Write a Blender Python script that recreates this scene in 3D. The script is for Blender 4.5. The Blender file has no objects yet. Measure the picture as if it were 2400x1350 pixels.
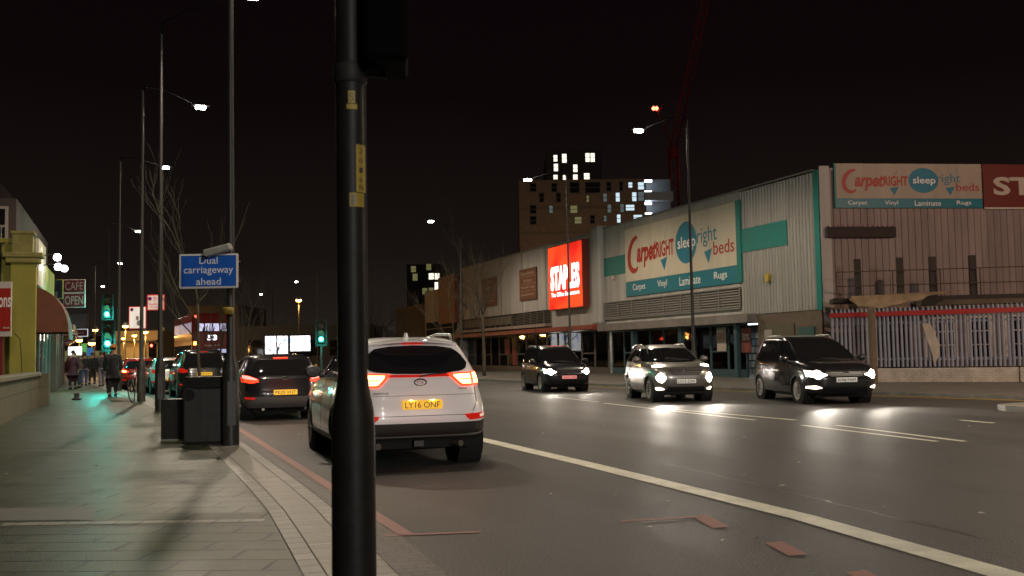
import bpy, math, random
import numpy as np
from math import sin, cos, pi, radians, atan, atan2, sqrt
from mathutils import Vector, Matrix
random.seed(7)
S = bpy.context.scene
COL = S.collection

# ------------------------------------------------------------------ camera, sky, exposure
# world: Y runs along the street, X to its right, camera at the origin, 1.4 m up
YAW, TILT, ROLL, CH, FP = radians(20.5), atan(152/2400), .018, 1.4, 2400.
Fv = Vector((sin(YAW)*cos(TILT), cos(YAW)*cos(TILT), sin(TILT)))
R0 = Vector((cos(YAW), -sin(YAW), 0)); U0 = R0.cross(Fv)
Rv = R0*cos(ROLL)-U0*sin(ROLL); Uv = U0*cos(ROLL)+R0*sin(ROLL)
CP = Vector((0, 0, CH))
cam = bpy.data.cameras.new('camera'); camo = bpy.data.objects.new('camera', cam); COL.objects.link(camo)
cam.sensor_width = 36; cam.lens = 36; cam.clip_end = 2000; cam.clip_start = .05
camo.matrix_world = Matrix(((Rv.x, Uv.x, -Fv.x, 0), (Rv.y, Uv.y, -Fv.y, 0), (Rv.z, Uv.z, -Fv.z, CH), (0, 0, 0, 1)))
cam.dof.use_dof = True; cam.dof.focus_distance = 15; cam.dof.aperture_fstop = 4.5
S.camera = camo
S.view_settings.view_transform = 'Standard'; S.view_settings.look = 'None'
S.view_settings.exposure = 0; S.view_settings.gamma = 1
S.cycles.use_denoising = True
S.cycles.max_bounces = 6; S.cycles.sample_clamp_indirect = 4; S.cycles.use_light_tree = True
S.cycles.caustics_reflective = False; S.cycles.caustics_refractive = False
W = bpy.data.worlds.new('World'); S.world = W; W.use_nodes = True
wn = W.node_tree; bg = wn.nodes['Background']
tc = wn.nodes.new('ShaderNodeTexCoord'); sp = wn.nodes.new('ShaderNodeSeparateXYZ'); cr = wn.nodes.new('ShaderNodeValToRGB')
wn.links.new(tc.outputs['Generated'], sp.inputs[0])
nz = wn.nodes.new('ShaderNodeTexNoise'); nz.inputs['Scale'].default_value = 1.6; nz.inputs['Detail'].default_value = 4
wn.links.new(tc.outputs['Generated'], nz.inputs['Vector'])
ma = wn.nodes.new('ShaderNodeMath'); ma.operation = 'MULTIPLY_ADD'
wn.links.new(nz.outputs['Fac'], ma.inputs[0]); ma.inputs[1].default_value = .16; wn.links.new(sp.outputs[2], ma.inputs[2])
wn.links.new(ma.outputs[0], cr.inputs[0]); wn.links.new(cr.outputs[0], bg.inputs['Color'])
e = cr.color_ramp.elements
e[0].position = 0; e[0].color = (.026, .0205, .0145, 1); e[1].position = .75; e[1].color = (.0026, .0010, .0017, 1)
q = e.new(.18); q.color = (.0088, .0062, .0050, 1); q = e.new(.34); q.color = (.0038, .0018, .0022, 1)
bg.inputs['Strength'].default_value = 1.0

def ray(px, py): return Fv+Rv*((px-1200)/FP)+Uv*((675-py)/FP)
def G(px, py, z=0): d = ray(px, py); return CP+d*((z-CH)/d.z)
def OX(px, py, x): d = ray(px, py); return CP+d*(x/d.x)
def AT(px, py, Z): return CP+ray(px, py)*Z

# ------------------------------------------------------------------ materials
MC = {}
def mat(key, col=(.5, .5, .5), rough=.6, metal=0, bump=0, bscale=30, var=0, vscale=4, emit=None, es=0, coat=0, spec=.5, var2=None, alpha=1, vmap=None):
    if key in MC: return MC[key]
    m = bpy.data.materials.new(key); m.use_nodes = True; MC[key] = m
    n = m.node_tree; b = n.nodes['Principled BSDF']
    b.inputs['Base Color'].default_value = (*col, 1); b.inputs['Roughness'].default_value = rough
    b.inputs['Metallic'].default_value = metal; b.inputs['Coat Weight'].default_value = coat
    b.inputs['Coat Roughness'].default_value = .05; b.inputs['Specular IOR Level'].default_value = spec
    if emit:
        b.inputs['Emission Color'].default_value = (*emit, 1); b.inputs['Emission Strength'].default_value = es
    if alpha < 1: b.inputs['Alpha'].default_value = alpha
    if var or bump:
        t = n.nodes.new('ShaderNodeTexCoord')
    if var:
        x = n.nodes.new('ShaderNodeTexNoise'); x.inputs['Scale'].default_value = vscale; x.inputs['Detail'].default_value = 6; x.inputs['Roughness'].default_value = .65
        if vmap:
            mp = n.nodes.new('ShaderNodeMapping'); mp.inputs['Scale'].default_value = vmap; n.links.new(t.outputs['Object'], mp.inputs[0]); n.links.new(mp.outputs[0], x.inputs['Vector'])
        else: n.links.new(t.outputs['Object'], x.inputs['Vector'])
        r = n.nodes.new('ShaderNodeValToRGB'); n.links.new(x.outputs['Fac'], r.inputs[0])
        r.color_ramp.elements[0].position = .3; r.color_ramp.elements[1].position = .7
        r.color_ramp.elements[0].color = (*[c*(1-var) for c in col], 1)
        r.color_ramp.elements[1].color = (*(var2 or [min(1, c*(1+var*.6)) for c in col]), 1)
        n.links.new(r.outputs[0], b.inputs['Base Color'])
        mr = n.nodes.new('ShaderNodeMapRange'); n.links.new(x.outputs['Fac'], mr.inputs[0])
        mr.inputs['To Min'].default_value = max(0, rough-.12); mr.inputs['To Max'].default_value = min(1, rough+.12)
        n.links.new(mr.outputs[0], b.inputs['Roughness'])
    if bump:
        x = n.nodes.new('ShaderNodeTexNoise'); x.inputs['Scale'].default_value = bscale; x.inputs['Detail'].default_value = 3
        n.links.new(t.outputs['Object'], x.inputs['Vector'])
        bn = n.nodes.new('ShaderNodeBump'); bn.inputs['Strength'].default_value = bump; bn.inputs['Distance'].default_value = .02
        n.links.new(x.outputs['Fac'], bn.inputs['Height']); n.links.new(bn.outputs[0], b.inputs['Normal'])
    return m
def glow(key, col, s):
    return mat(key, (.02, .02, .02), .4, emit=col, es=s)
def bricks(key, c1, c2, mortar, scale, bw, rh, ms=.02, rough=.7, rot=0, off=.5, bump=.4, plane='XY', spec=.5):
    if key in MC: return MC[key]
    m = bpy.data.materials.new(key); m.use_nodes = True; MC[key] = m
    n = m.node_tree; b = n.nodes['Principled BSDF']; b.inputs['Specular IOR Level'].default_value = spec
    t = n.nodes.new('ShaderNodeTexCoord'); mp = n.nodes.new('ShaderNodeMapping'); n.links.new(t.outputs['Object'], mp.inputs[0])
    if plane == 'XZ': mp.inputs['Rotation'].default_value = (-pi/2, 0, 0)
    if plane == 'YZ':
        cx = n.nodes.new('ShaderNodeSeparateXYZ'); cm = n.nodes.new('ShaderNodeCombineXYZ')
        n.links.new(t.outputs['Object'], cx.inputs[0]); n.links.new(cx.outputs[1], cm.inputs[0]); n.links.new(cx.outputs[2], cm.inputs[1])
        n.links.new(cm.outputs[0], mp.inputs[0])
    if plane == 'XY': mp.inputs['Rotation'].default_value = (0, 0, rot)
    br = n.nodes.new('ShaderNodeTexBrick'); n.links.new(mp.outputs[0], br.inputs['Vector'])
    br.inputs['Scale'].default_value = scale; br.inputs['Brick Width'].default_value = bw; br.inputs['Row Height'].default_value = rh
    br.inputs['Mortar Size'].default_value = ms; br.offset = off; br.inputs['Color1'].default_value = (*c1, 1)
    br.inputs['Color2'].default_value = (*c2, 1); br.inputs['Mortar'].default_value = (*mortar, 1); br.inputs['Mortar Smooth'].default_value = .3
    x = n.nodes.new('ShaderNodeTexNoise'); x.inputs['Scale'].default_value = 1.7; x.inputs['Detail'].default_value = 8; x.inputs['Roughness'].default_value = .7
    n.links.new(t.outputs['Object'], x.inputs['Vector'])
    r = n.nodes.new('ShaderNodeMapRange'); n.links.new(x.outputs['Fac'], r.inputs[0]); r.inputs['From Min'].default_value = .25; r.inputs['From Max'].default_value = .75
    r.inputs['To Min'].default_value = .62; r.inputs['To Max'].default_value = 1.25
    mx = n.nodes.new('ShaderNodeMix'); mx.data_type = 'RGBA'; mx.blend_type = 'MULTIPLY'; mx.inputs[0].default_value = 1
    n.links.new(br.outputs['Color'], mx.inputs[6]); n.links.new(r.outputs[0], mx.inputs[7]); n.links.new(mx.outputs[2], b.inputs['Base Color'])
    r2 = n.nodes.new('ShaderNodeMapRange'); n.links.new(x.outputs['Fac'], r2.inputs[0]); r2.inputs['To Min'].default_value = rough-.18; r2.inputs['To Max'].default_value = rough+.15
    n.links.new(r2.outputs[0], b.inputs['Roughness'])
    x2 = n.nodes.new('ShaderNodeTexNoise'); x2.inputs['Scale'].default_value = 60; n.links.new(t.outputs['Object'], x2.inputs['Vector'])
    ad = n.nodes.new('ShaderNodeMath'); ad.operation = 'MULTIPLY_ADD'; n.links.new(x2.outputs['Fac'], ad.inputs[0]); ad.inputs[1].default_value = .5
    iv = n.nodes.new('ShaderNodeMath'); iv.operation = 'SUBTRACT'; iv.inputs[0].default_value = 1; n.links.new(br.outputs['Fac'], iv.inputs[1]); n.links.new(iv.outputs[0], ad.inputs[2])
    bn = n.nodes.new('ShaderNodeBump'); bn.inputs['Strength'].default_value = bump; bn.inputs['Distance'].default_value = .01
    n.links.new(ad.outputs[0], bn.inputs['Height']); n.links.new(bn.outputs[0], b.inputs['Normal'])
    return m
def asphalt():
    m = bpy.data.materials.new('asphalt'); m.use_nodes = True; n = m.node_tree; b = n.nodes['Principled BSDF']
    t = n.nodes.new('ShaderNodeTexCoord')
    def noise(s, d=4, v=None, sc=None):
        x = n.nodes.new('ShaderNodeTexNoise'); x.inputs['Scale'].default_value = s; x.inputs['Detail'].default_value = d; x.inputs['Roughness'].default_value = .6
        if sc:
            mp = n.nodes.new('ShaderNodeMapping'); mp.inputs['Scale'].default_value = sc; n.links.new(t.outputs['Object'], mp.inputs[0]); n.links.new(mp.outputs[0], x.inputs['Vector'])
        else: n.links.new(t.outputs['Object'], x.inputs['Vector'])
        return x
    a = noise(.5, 6, sc=(1, .18, 1)); c = noise(38, 7); v = n.nodes.new('ShaderNodeTexVoronoi'); v.inputs['Scale'].default_value = 75; n.links.new(t.outputs['Object'], v.inputs['Vector'])
    r = n.nodes.new('ShaderNodeValToRGB'); n.links.new(a.outputs['Fac'], r.inputs[0])
    r.color_ramp.elements[0].position = .35; r.color_ramp.elements[0].color = (.031, .030, .0285, 1)
    r.color_ramp.elements[1].position = .7; r.color_ramp.elements[1].color = (.052, .047, .040, 1)
    mx = n.nodes.new('ShaderNodeMix'); mx.data_type = 'RGBA'; mx.blend_type = 'MULTIPLY'; mx.inputs[0].default_value = .8
    r3 = n.nodes.new('ShaderNodeMapRange'); n.links.new(c.outputs['Fac'], r3.inputs[0]); r3.inputs['From Min'].default_value = .3; r3.inputs['From Max'].default_value = .7
    r3.inputs['To Min'].default_value = .45; r3.inputs['To Max'].default_value = 1.6
    n.links.new(r.outputs[0], mx.inputs[6]); n.links.new(r3.outputs[0], mx.inputs[7]); n.links.new(mx.outputs[2], b.inputs['Base Color'])
    r2 = n.nodes.new('ShaderNodeMapRange'); n.links.new(a.outputs['Fac'], r2.inputs[0]); r2.inputs['From Min'].default_value = .3; r2.inputs['From Max'].default_value = .7
    r2.inputs['To Min'].default_value = .5; r2.inputs['To Max'].default_value = .66; n.links.new(r2.outputs[0], b.inputs['Roughness'])
    b.inputs['Specular IOR Level'].default_value = .36
    bn = n.nodes.new('ShaderNodeBump'); bn.inputs['Strength'].default_value = .55; bn.inputs['Distance'].default_value = .006
    n.links.new(v.outputs['Distance'], bn.inputs['Height']); n.links.new(bn.outputs[0], b.inputs['Normal'])
    return m
M_ASPH = asphalt()
M_SLAB = bricks('paving_slab', (.050, .062, .028), (.032, .040, .018), (.003, .003, .002), 1, .62, .33, .016, .45, rot=radians(23.3), bump=1.0, spec=.26)
M_SETT = bricks('granite_sett', (.26, .25, .21), (.17, .165, .14), (.03, .03, .028), 1, 40, .21, .008, .5, rot=0, off=0, bump=.5)
M_RIB = bricks('ribbed_sett', (.27, .25, .20), (.19, .18, .15), (.03, .028, .024), 1, 40, .06, .005, .5, rot=0, off=0, bump=.6)
M_BLOCK = bricks('dark_block', (.085, .078, .066), (.06, .056, .05), (.02, .019, .018), 1, .21, .11, .008, .6, bump=.5)
M_FARPAVE = bricks('far_paving', (.13, .12, .10), (.10, .095, .08), (.05, .045, .04), 1, .9, .6, .01, .6)
M_KERB = mat('kerb_granite', (.20, .19, .165), .6, bump=.3, bscale=50, var=.35, vscale=3)
M_WHITEP = mat('road_paint_white', (.62, .61, .50), .55, bump=.3, bscale=60, var=.32, vscale=3)
M_REDP = mat('road_paint_red', (.25, .105, .085), .6, var=.15, vscale=14)
M_YELP = mat('road_paint_yellow', (.55, .38, .08), .6, var=.35, vscale=6)
M_BLK = mat('black_paint', (.0085, .0075, .0065), .5, spec=.16, var=.3, vscale=5, bump=.08, bscale=20)
M_POLE = mat('grey_pole_paint', (.028, .026, .024), .45, spec=.35, var=.3, vscale=6, bump=.05, bscale=15)
M_POLEF = mat('galvanised_pole', (.06, .058, .05), .5, metal=.2, var=.2)
M_GREY = mat('grey_plastic', (.28, .28, .24), .5, var=.2)
M_RUB = mat('tyre_rubber', (.02, .019, .018), .75, bump=.2, bscale=40)
M_RIM = mat('alloy_rim', (.5, .5, .5), .3, metal=.9)
M_CHR = mat('chrome', (.75, .75, .75), .12, metal=1)
M_GLS = mat('dark_glass', (.010, .010, .011), .05, spec=.6)
M_PLAS = mat('black_trim', (.022, .02, .019), .5, bump=.1, bscale=80)
M_TXTW = mat('white_lettering', (.8, .79, .75), .5)
M_DARK = mat('dark_void', (.006, .006, .006), .9)
M_STEEL = mat('bare_steel', (.35, .33, .3), .3, metal=.9, var=.3)

# ------------------------------------------------------------------ mesh builder
class MB:
    def __init__(s, T=None): s.v = []; s.f = []; s.T = T or Matrix()
    def add(s, vs, fs):
        o = len(s.v); s.v += [tuple(s.T @ Vector(p)) for p in vs]; s.f += [tuple(i+o for i in f) for f in fs]; return s
    def box(s, x0, x1, y0, y1, z0, z1, bev=0):
        if bev:
            b = bev; P = []
            def ring(i, z): return [(x0+i, y0+b, z), (x0+b, y0+i, z), (x1-b, y0+i, z), (x1-i, y0+b, z), (x1-i, y1-b, z), (x1-b, y1-i, z), (x0+b, y1-i, z), (x0+i, y1-b, z)]
            rs = [ring(b*.6, z0), ring(0, z0+b), ring(0, z1-b), ring(b*.6, z1)]
            vs = [p for r in rs for p in r]; fs = [tuple(range(7, -1, -1)), tuple(range(24, 32))]
            for k in range(3):
                for i in range(8): j = (i+1) % 8; fs.append((k*8+i, k*8+j, k*8+8+j, k*8+8+i))
            return s.add(vs, fs)
        return s.add([(x0, y0, z0), (x1, y0, z0), (x1, y1, z0), (x0, y1, z0), (x0, y0, z1), (x1, y0, z1), (x1, y1, z1), (x0, y1, z1)],
                     [(0, 3, 2, 1), (4, 5, 6, 7), (0, 1, 5, 4), (1, 2, 6, 5), (2, 3, 7, 6), (3, 0, 4, 7)])
    def tube(s, pts, rad, n=8, cap=True):
        pts = [Vector(p) for p in pts]
        if not isinstance(rad, (list, tuple)): rad = [rad]*len(pts)
        vs = []; fs = []; k = len(pts); ref = None
        for i, p in enumerate(pts):
            d = (pts[min(i+1, k-1)]-pts[max(i-1, 0)]).normalized()
            if ref is None: ref = Vector((0, 0, 1)) if abs(d.z) < .9 else Vector((1, 0, 0))
            a = d.cross(ref).normalized(); b = a.cross(d).normalized(); ref = b
            for j in range(n):
                t = 2*pi*j/n; vs.append(p+(a*cos(t)+b*sin(t))*rad[i])
        for i in range(k-1):
            for j in range(n):
                q = (j+1) % n; fs.append((i*n+j, i*n+q, i*n+n+q, i*n+n+j))
        if cap: fs += [tuple(range(n-1, -1, -1)), tuple(range((k-1)*n, k*n))]
        return s.add(vs, fs)
    def lathe(s, prof, n=16, c=(0, 0, 0), axis='Z'):
        vs = []; fs = []; k = len(prof)
        for r, h in prof:
            for j in range(n):
                t = 2*pi*j/n
                p = (r*cos(t), r*sin(t), h) if axis == 'Z' else ((h, r*cos(t), r*sin(t)) if axis == 'X' else (r*cos(t), h, r*sin(t)))
                vs.append(Vector(p)+Vector(c))
        for i in range(k-1):
            for j in range(n):
                q = (j+1) % n; fs.append((i*n+j, i*n+q, i*n+n+q, i*n+n+j))
        fs += [tuple(range(n-1, -1, -1)), tuple(range((k-1)*n, k*n))]
        return s.add(vs, fs)
    def prism(s, poly, y0, y1):
        """poly in (x,z), extruded from y0 to y1"""
        n = len(poly); vs = [(x, y0, z) for x, z in poly]+[(x, y1, z) for x, z in poly]
        fs = [tuple(range(n)), tuple(range(2*n-1, n-1, -1))]
        for i in range(n): j = (i+1) % n; fs.append((i, i+n, j+n, j))
        return s.add(vs, fs)
    def slab(s, poly, z0, z1):
        n = len(poly); vs = [(x, y, z0) for x, y in poly]+[(x, y, z1) for x, y in poly]
        fs = [tuple(range(n-1, -1, -1)), tuple(range(n, 2*n))]
        for i in range(n): j = (i+1) % n; fs.append((i, j, j+n, i+n))
        return s.add(vs, fs)
    def strip(s, L, R_, z):
        vs = [(*p, z) for p in L]+[(*p, z) for p in R_]; n = len(L)
        return s.add(vs, [(i, i+n, i+n+1, i+1) for i in range(n-1)])
    def disc(s, c, r, n=20, y=0, sx=1):
        return s.add([(c[0]+r*sx*cos(2*pi*i/n), y, c[1]+r*sin(2*pi*i/n)) for i in range(n)], [tuple(range(n))])
    def text(s, body, x, z, w, h, y=-.004, d=.004, bold=.0, shear=0, T=None):
        """flat lettering fitted in the box centred at (x,z), facing -y"""
        cu = bpy.data.curves.new('t', 'FONT'); cu.body = body; cu.extrude = .001; cu.offset = bold; cu.shear = shear; cu.resolution_u = 3
        o = bpy.data.objects.new('t', cu); me = bpy.data.meshes.new_from_object(o)
        P = np.array([v.co[:] for v in me.vertices]); lo = P.min(0); hi = P.max(0); ex = np.maximum(hi-lo, 1e-6)
        vs = []
        for p in P:
            q = Vector((x+((p[0]-lo[0])/ex[0]-.5)*w, y-(p[2]-lo[2])/ex[2]*d, z+((p[1]-lo[1])/ex[1]-.5)*h)); vs.append(T @ q if T else q)
        fs = [tuple(f.vertices) for f in me.polygons]; s.add(vs, fs)
        bpy.data.objects.remove(o); bpy.data.meshes.remove(me); bpy.data.curves.remove(cu); return s
    def build(s, name, m, parent=None, smooth=False, ang=None):
        me = bpy.data.meshes.new(name); me.from_pydata([tuple(v) for v in s.v], [], s.f); me.materials.append(m) if m else None
        if smooth:
            me.polygons.foreach_set('use_smooth', [True]*len(me.polygons))
            if ang: me.set_sharp_from_angle(angle=radians(ang))
        o = bpy.data.objects.new(name, me); COL.objects.link(o)
        if parent: o.parent = parent
        return o
def thing(name, label, cat, loc=(0, 0, 0), rz=0, group=None):
    o = bpy.data.objects.new(name, None); COL.objects.link(o); o.empty_display_size = .3
    o.location = loc; o.rotation_euler = (0, 0, rz); o['label'] = label; o['category'] = cat
    if group: o['group'] = group
    return o
def tag(o, label, cat, group=None):
    o['label'] = label; o['category'] = cat
    if group: o['group'] = group
    return o
def struct(o, kind='structure', label=None):
    o['kind'] = kind
    if label: o['label'] = label
    return o
def light(kind, loc, power, col=(1, .86, .70), size=.15, rot=None, parent=None, spot=160, blend=.6):
    l = bpy.data.lights.new('light', kind); l.energy = power; l.color = col
    if kind == 'SPOT': l.spot_size = radians(spot); l.spot_blend = blend; l.shadow_soft_size = size
    elif kind == 'AREA': l.size = size
    else: l.shadow_soft_size = size
    o = bpy.data.objects.new('light', l); COL.objects.link(o); o.location = loc
    if rot: o.rotation_euler = rot
    if parent: o.parent = parent
    return o
def copytree(o, parent=None):
    c = o.copy(); COL.objects.link(c)
    if parent: c.parent = parent
    for ch in list(o.children): copytree(ch, c)
    return c
def pch(xs, ys):
    """monotone cubic"""
    xs = np.array(xs, float); ys = np.array(ys, float); h = np.diff(xs); d = np.diff(ys)/h
    m = np.zeros(len(xs)); m[0] = d[0]; m[-1] = d[-1]
    for i in range(1, len(xs)-1):
        if d[i-1]*d[i] > 0: m[i] = 2*d[i-1]*d[i]/(d[i-1]+d[i])
    def f(x):
        x = min(max(x, xs[0]), xs[-1]); i = min(max(int(np.searchsorted(xs, x))-1, 0), len(h)-1)
        t = (x-xs[i])/h[i]
        return float((2*t**3-3*t*t+1)*ys[i]+(t**3-2*t*t+t)*h[i]*m[i]+(-2*t**3+3*t*t)*ys[i+1]+(t**3-t*t)*h[i]*m[i+1])
    return f

# ------------------------------------------------------------------ ground, road, pavements
g = MB(); g.add([(-600, -60, -.03), (700, -60, -.03), (700, 900, -.03), (-600, 900, -.03)], [(0, 1, 2, 3)])
struct(g.build('ground', mat('ground_dirt', (.05, .045, .04), .9, var=.3)))
KN = [(1.25, -6), (1.35, 2), (1.52, 6), (1.68, 10), (1.66, 16), (1.45, 24), (1.05, 31), (.7, 37), (-.15, 46), (-1.2, 58), (-3, 80), (-6, 110), (-13, 170), (-30, 300)]
KF = [(22.6, 10), (21.3, 18), (20.3, 23.3), (19.2, 29), (18.0, 36), (16.9, 47), (15.9, 62), (14, 82), (11, 110), (4, 170), (-13, 300)]
fx = pch([p[1] for p in KN], [p[0] for p in KN]); ff = pch([p[1] for p in KF], [p[0] for p in KF])
ys = [-6+i*1.5 for i in range(0, 60)]+[84+i*9 for i in range(25)]
ys2 = [10+i*1.5 for i in range(48)]+[82+i*9 for i in range(25)]
def nk(o, z=None): return [(fx(y)+o, y) for y in ys]

r = MB(); r.add([(-3, -40, 0), (120, -40, 0), (120, 34, 0), (60, 320, 0), (-60, 320, 0), (-3, 60, 0)], [(0, 1, 2, 3, 4, 5)])
struct(r.build('road', M_ASPH))
p = MB(); p.strip([(-60, y) for y in ys], nk(-.56), .1); struct(p.build('pavement', M_SLAB))
p = MB()
for a, b_ in ((-.552, -.425), (-.155, -.025)): p.strip(nk(a), nk(b_), .1)
struct(p.build('pavement_sett_rows', M_SETT))
p = MB(); p.strip(nk(-.417), nk(-.163), .1); struct(p.build('pavement_ribbed_band', M_RIB))
kb = MB(); kb.strip(nk(-.02), nk(.12), .1); kb.v += []; n_ = len(ys)
kb.add([(fx(y)+.12, y, .1) for y in ys]+[(fx(y)+.135, y, -.01) for y in ys], [(i, i+n_, i+n_+1, i+1) for i in range(n_-1)])
struct(kb.build('kerb', M_BLOCK))
gt = MB(); gt.strip([(fx(y)+.14, y) for y in ys[:40]], [(fx(y)+.36, y) for y in ys[:40]], .004); struct(gt.build('gutter_blocks', M_BLOCK))
# light cross courses of setts and a service cover in the paving
p = MB()
A = [G(0, 1232, .104), G(620, 1222, .104)]; d_ = Vector((.02, .135, 0))
p.add([A[0], A[1], A[1]+d_, A[0]+d_], [(0, 1, 2, 3)])
A = [G(60, 1056, .104), G(500, 1058, .104)]; p.add([A[0], A[1], A[1]+d_*.8, A[0]+d_*.8], [(0, 1, 2, 3)])
A = [G(100, 996, .104), G(390, 996, .104)]; p.add([A[0], A[1], A[1]+d_*.8, A[0]+d_*.8], [(0, 1, 2, 3)])
struct(p.build('pavement_sett_course', bricks('course_sett', (.26, .25, .2), (.18, .17, .14), (.02, .02, .018), 1, .2, 3, .01, .5, rot=radians(23.3), off=0)))
p = MB(); q4 = [G(-80, 1192, .104), G(230, 1188, .104), G(215, 1218, .104), G(-80, 1222, .104)]
p.add(q4, [(3, 2, 1, 0)]); tag(p.build('service_cover', mat('iron_cover', (.07, .065, .055), .55, bump=.4, bscale=70)), 'flat dark service cover set in the left pavement', 'service cover')
# markings
p = MB()
def poly_strip(pts, w): # along Y
    return [(x-w/2, y) for x, y in pts], [(x+w/2, y) for x, y in pts]
p.strip(*poly_strip([(4.55, 1), (4.95, 4.5), (5.22, 7.2), (5.34, 11.7), (5.38, 16), (5.3, 26), (5.0, 40)], .25), .004)
struct(p.build('white_lane_line', M_WHITEP))
p = MB()
for (a, b_, w) in (((1415, 945), (1770, 985), .12), ((1560, 958), (1866, 985), .12), ((1880, 997), (2197, 1035), .12), ((1960, 997), (2262, 1035), .12), ((1300, 931), (1400, 942), .1), ((2250, 985), (2330, 992), .1)):
    A = G(*a); B = G(*b_); p.strip([(B.x-w/2, B.y), (A.x-w/2, A.y)], [(B.x+w/2, B.y), (A.x+w/2, A.y)], .004)
struct(p.build('white_centre_dashes', M_WHITEP))
p = MB()
p.strip([(1.96, 7.85), (1.96, 30)], [(2.08, 7.85), (2.08, 30)], .008)
def quad(a, b_, w, z=.006):
    A = G(*a, z); B = G(*b_, z); d = (B-A).normalized(); n = Vector((-d.y, d.x, 0))*w/2; p.add([A-n, B-n, B+n, A+n], [(0, 1, 2, 3)])
quad((900, 1255), (1127, 1246), .07); quad((1455, 1221), (1640, 1210), .07)
def rq(a, b_, z=.0035):
    A = G(*a, z); B = G(*b_, z); p.add([(A.x-.075, A.y, z), (B.x-.075, B.y, z), (B.x+.075, B.y, z), (A.x+.075, A.y, z)], [(0, 1, 2, 3)])
rq((1640, 1208), (1690, 1236)); rq((1812, 1270), (1872, 1301)); rq((2005, 1338), (2060, 1366))
struct(p.build('red_route_marking', M_REDP))
# worn marks, tar lines, small litter specks
p = MB()
for i in range(60):
    x = random.uniform(2.4, 14); y = random.uniform(4, 26); a = random.uniform(0, pi); s_ = random.uniform(.006, .018)
    p.add([(x+cos(a)*s_*2, y+sin(a)*s_*2, .006), (x-sin(a)*s_, y+cos(a)*s_, .006), (x-cos(a)*s_*2, y-sin(a)*s_*2, .006), (x+sin(a)*s_, y-cos(a)*s_, .014)], [(0, 1, 2, 3)])
for i in range(25):
    x = random.uniform(-3, 1.2); y = random.uniform(5, 22); a = random.uniform(0, pi); s_ = random.uniform(.006, .016)
    p.add([(x+cos(a)*s_*2, y+sin(a)*s_*2, .106), (x-sin(a)*s_, y+cos(a)*s_, .106), (x-cos(a)*s_*2, y-sin(a)*s_*2, .106), (x+sin(a)*s_, y-cos(a)*s_, .112)], [(0, 1, 2, 3)])
struct(p.build('litter', mat('pale_litter', (.5, .48, .42), .8)), 'stuff', 'tiny pale specks of litter on the road and paving')
p = MB()
def wline(x0, y0, x1, y1, w, n=24):
    L = []; Rr = []
    for i in range(n+1):
        t = i/n; x = x0+(x1-x0)*t+random.uniform(-.02, .02); y = y0+(y1-y0)*t; L.append((x-w/2, y)); Rr.append((x+w/2, y))
    p.strip(L, Rr, .005)
A = G(1567, 1088); B = G(2300, 1262); wline(B.x, B.y, A.x, A.y, .012)
struct(p.build('tar_seam', mat('tar', (.02, .02, .02), .35)))
# far pavement and kerb, island
def fk(o): return [(ff(y)+o, y) for y in ys2]
p = MB(); p.strip(fk(.15), [(max(60, ff(y)+30), y) for y in ys2], .1)
struct(p.build('far_pavement', M_FARPAVE))
p = MB(); n_ = len(ys2); p.strip(fk(0), fk(.15), .1); p.add([(ff(y), y, .1) for y in ys2]+[(ff(y)-.01, y, -.01) for y in ys2], [(i+1, i+n_+1, i+n_, i) for i in range(n_-1)])
struct(p.build('far_kerb', M_KERB))
p = MB()
for o in (-.35, -.6): p.strip(fk(o)[:22], fk(o+.09)[:22], .005)
struct(p.build('yellow_lines', M_YELP))
i0 = G(2356, 952, .1)
p = MB(); poly = [(i0.x-.1, i0.y-.1), (i0.x+.15, i0.y+.35), (i0.x+.9, i0.y+.6), (i0.x+5, i0.y-.6), (i0.x+5, i0.y-3), (i0.x+.3, i0.y-2.0), (i0.x-.2, i0.y-1)][::-1]
p.slab(poly, -.01, .12); tag(p.build('traffic_island', M_KERB), 'low pale kerbed traffic island at the right edge of the road', 'traffic island')

# ------------------------------------------------------------------ street lamps
M_LED = glow('led_lens', (1, .95, .86), 60); M_SOD = glow('sodium_lens', (1, .42, .08), 30)
LAMP_P = 1900
def street_lamp(x, y, lx, h=10.0, label='', z0=.1, power=None, first=None, col=(1, .84, .64), lens=None, grp='tall street lamps lining the road', kind='SPOT', dy=0):
    t = thing('street_lamp', label, 'street lamp', (x, y, z0), 0, grp)
    p = MB(); p.lathe([(.125, 0), (.125, 1.1), (.115, 1.2), (.066, 1.35), (.056, 3), (.036, h-.2)], 12); p.box(-.06, .06, -.128, -.1, .3, .95)
    p.build('pole', M_POLE if y < 33 else M_POLEF, t, True, 40)
    a = MB(); s = 1 if lx > 0 else -1
    a.tube([(0, 0, h-.35), (.05*s, dy*.05, h-.05), (lx*.35, dy*.35, h+.1), (lx-.2*s, dy, h+.12)], [.03, .022, .014, .012], 8); a.build('arm', mat('arm_black', (.003, .003, .003), .7, spec=.1), t, True)
    hd = MB(); hd.box(lx-.33, lx+.33, dy-.13, dy+.13, h+.07, h+.15, .03); ho = hd.build('lamp_head', M_BLK, t)
    ln = MB(); ln.box(lx-.17, lx+.17, dy-.11, dy+.11, h-.03, h+.065, .03); ln.build('lens', lens or M_LED, ho)
    if power: light(kind, (lx, dy, h-.12), power, col, .12, None, t, 165, .5)
    return t
NB = 'leaning dark lamp column'
def lamp_px(pole_x, py, hx, hy, side, label, power=LAMP_P, z0=.1, h=10.0, **k):
    P = G(pole_x, py, z0); 
    # head: same depth as the pole, height h
    d = ray(hx, hy); t_ = (h+z0-CH)/d.z; Hd = CP+d*t_
    return street_lamp(P.x, P.y, Hd.x-P.x, h, label, z0, power, dy=Hd.y-P.y, **k)
P0_ = G(541, 1043, .1)
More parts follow.
